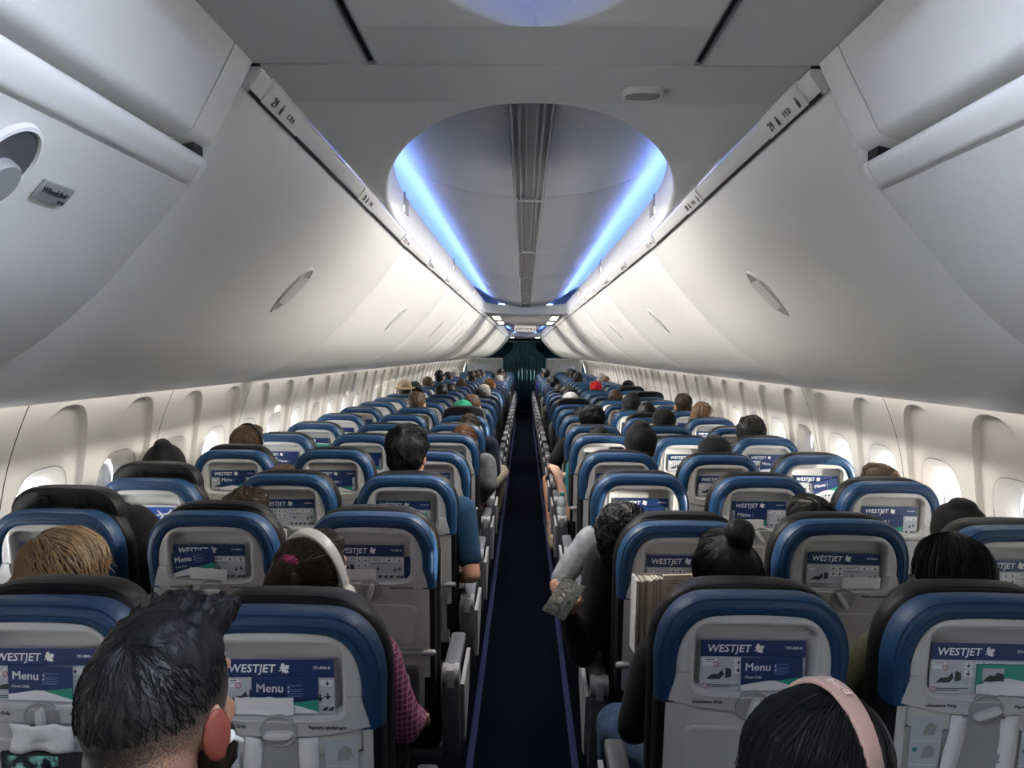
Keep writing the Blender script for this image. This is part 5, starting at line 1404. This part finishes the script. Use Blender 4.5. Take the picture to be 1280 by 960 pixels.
FAR = [
 (947,549,5.12,'full',HB,CDG,'dark hair in the starboard window seat, fifth row'),
 (838,538,5.95,'cap',CB,CDG,'a black cap, starboard middle, sixth row'),
 (577,518,6.55,'cap',CGR,CDG,'a green and white cap above a raised headrest','pale'),(590,508,7.40,'short',HN,CG,'cropped brown hair beyond the green cap','pale'),
 (877,520,6.68,'long',HL,CDG,'long light brown hair by the starboard windows','pale'),(808,526,6.7,'short',HB,CB,'black hair, starboard middle, seventh row'),
 (789,510,7.45,'beanie',CDG,CDG,'a charcoal beanie, starboard middle, eighth row'),(856,507,7.45,'short',HD,CDG,'dark brown hair, starboard window, eighth row'),
 (521,505,7.45,'short',HN,CDG,'short brown hair, port middle, eighth row','pale'),(713,505,8.5,'bucket',CW_,CG,'a pale patterned bucket hat, starboard aisle'),
 (732,506,8.55,'full',HB,CB,'black hair beside the pale bucket hat'),(773,505,9.0,'short',HN,CDG,'brown hair, starboard middle, tenth row'),
 (600,505,9.05,'short',HB,CB,'black hair, port aisle, tenth row'),(605,492,9.75,'hood_down',HG,CK,'a khaki hood, port aisle, eleventh row','pale'),
 (709,496,9.75,'full',HB,CDG,'big black hair, starboard aisle, eleventh row'),(546,492,9.75,'short',HB,CDG,'black hair, port middle, eleventh row'),
 (506,487,10.1,'hatbrim',CTAN,CTAN,'a tan brimmed hat, port window side','pale'),(525,491,10.5,'full',HB,CB,'thick black hair beside the tan hat'),
 (564,491,10.5,'short',HB,CDG,'black hair, port middle, twelfth row'),(686,492,10.6,'short',HB,CO,'dark hair and olive jacket, starboard aisle'),
 (612,484,11.3,'cap',CBR,CK,'a brown cap, port aisle, thirteenth row','pale'),(745,487,11.3,'cap',CRED,CDG,'a bright red cap, starboard middle','pale'),
 (785,486,11.4,'hatbrim',CB,CB,'a black brimmed hat, starboard window side'),(528,480,11.9,'short',HN,CDG,'brown hair, port window, fourteenth row'),
 (578,484,12.1,'short',HN,CG,'greying brown hair, port middle, fourteenth row','pale'),(684,478,13.9,'short',HB,CDG,'dark hair, starboard aisle, sixteenth row'),
 (560,471,14.0,'hood_down',HB,CB,'dark hair, port window, sixteenth row'),(627,477,14.9,'short',HG,CG,'grey hair, port aisle, seventeenth row','pale'),
 (756,478,14.6,'short',HL,CG,'fair hair, starboard window, seventeenth row','pale'),(602,472,14.7,'short',HB,CDG,'black hair, port middle, seventeenth row'),
 (707,474,14.7,'full',HB,CDG,'black hair, starboard middle, seventeenth row'),(737,475,14.7,'short',HB,CB,'black hair, starboard window side, seventeenth row'),
 (681,468,17.0,'short',HB,CR_,'dark hair and purple top, starboard aisle'),(567,472,15.6,'short',HB,CDG,'dark hair by the port windows, eighteenth row'),
 (581,469,17.2,'short',HG,CG,'grey hair, port window, twentieth row','pale'),(611,468,17.9,'short',HB,CDG,'dark hair, port middle, twenty-first row'),
 (625,467,18.0,'short',HB,CDG,'dark hair, port aisle, twenty-first row'),(713,468,18.0,'full',HB,CDG,'dark hair, starboard middle, twenty-first row'),
 (725,469,17.2,'short',HB,CDG,'dark hair, starboard window, twentieth row'),(749,474,15.5,'short',HG,CG,'grey hair by the starboard windows, eighteenth row','pale'),
 (690,482,12.1,'short',HB,CW_,'dark hair and white shirt, starboard aisle, fourteenth row'),(640,474,15.6,'short',HD,CN,'dark hair, port aisle, eighteenth row'),
 (668,466,18.9,'short',HB,CDG,'dark hair nearest the curtain, starboard aisle'),(596,470,16.4,'short',HD,CDG,'brown hair, port middle, nineteenth row'),
]
TAKEN = {(5,1,0),(6,1,0),(7,1,0),(5,-1,0),(6,-1,0)}
for f in FAR:
    px,py,Y,hair,hm,top,lab = f[:7]
    n = max(5, round((Y-.28-ZR1)/PITCH)+1); c = at(px,py,row_y(n)+.31); s = -1 if c.x < 0 else 1
    i = min(range(3), key=lambda k: abs(abs(c.x)-XS[k]))
    if (n,s,i) in TAKEN: n += 1; c = at(px,py,row_y(n)+.31); i = min(range(3), key=lambda k: abs(abs(c.x)-XS[k]))
    if (n,s,i) in TAKEN or n > NR: continue
    lab = re.sub(r'(port|starboard) (aisle|middle|window)( side)?(, \S+ row)?$', '%s %s, %s row' % ('port' if s < 0 else 'starboard', PLACE[i], ORD[n]), lab)
    TAKEN.add((n,s,i)); x = s*max(XS[i]-.03, min(XS[i]+(-.02 if i == 2 else .03), abs(c.x)))
    far(x, c.z, SEATS[(n,s,i)].location.y+.31, hair, hm, top, 'person seen from behind with '+lab, f[7] if len(f) > 7 else 'tan')
bpy.data.batch_remove(SPENT); bpy.data.scenes.remove(WORK)
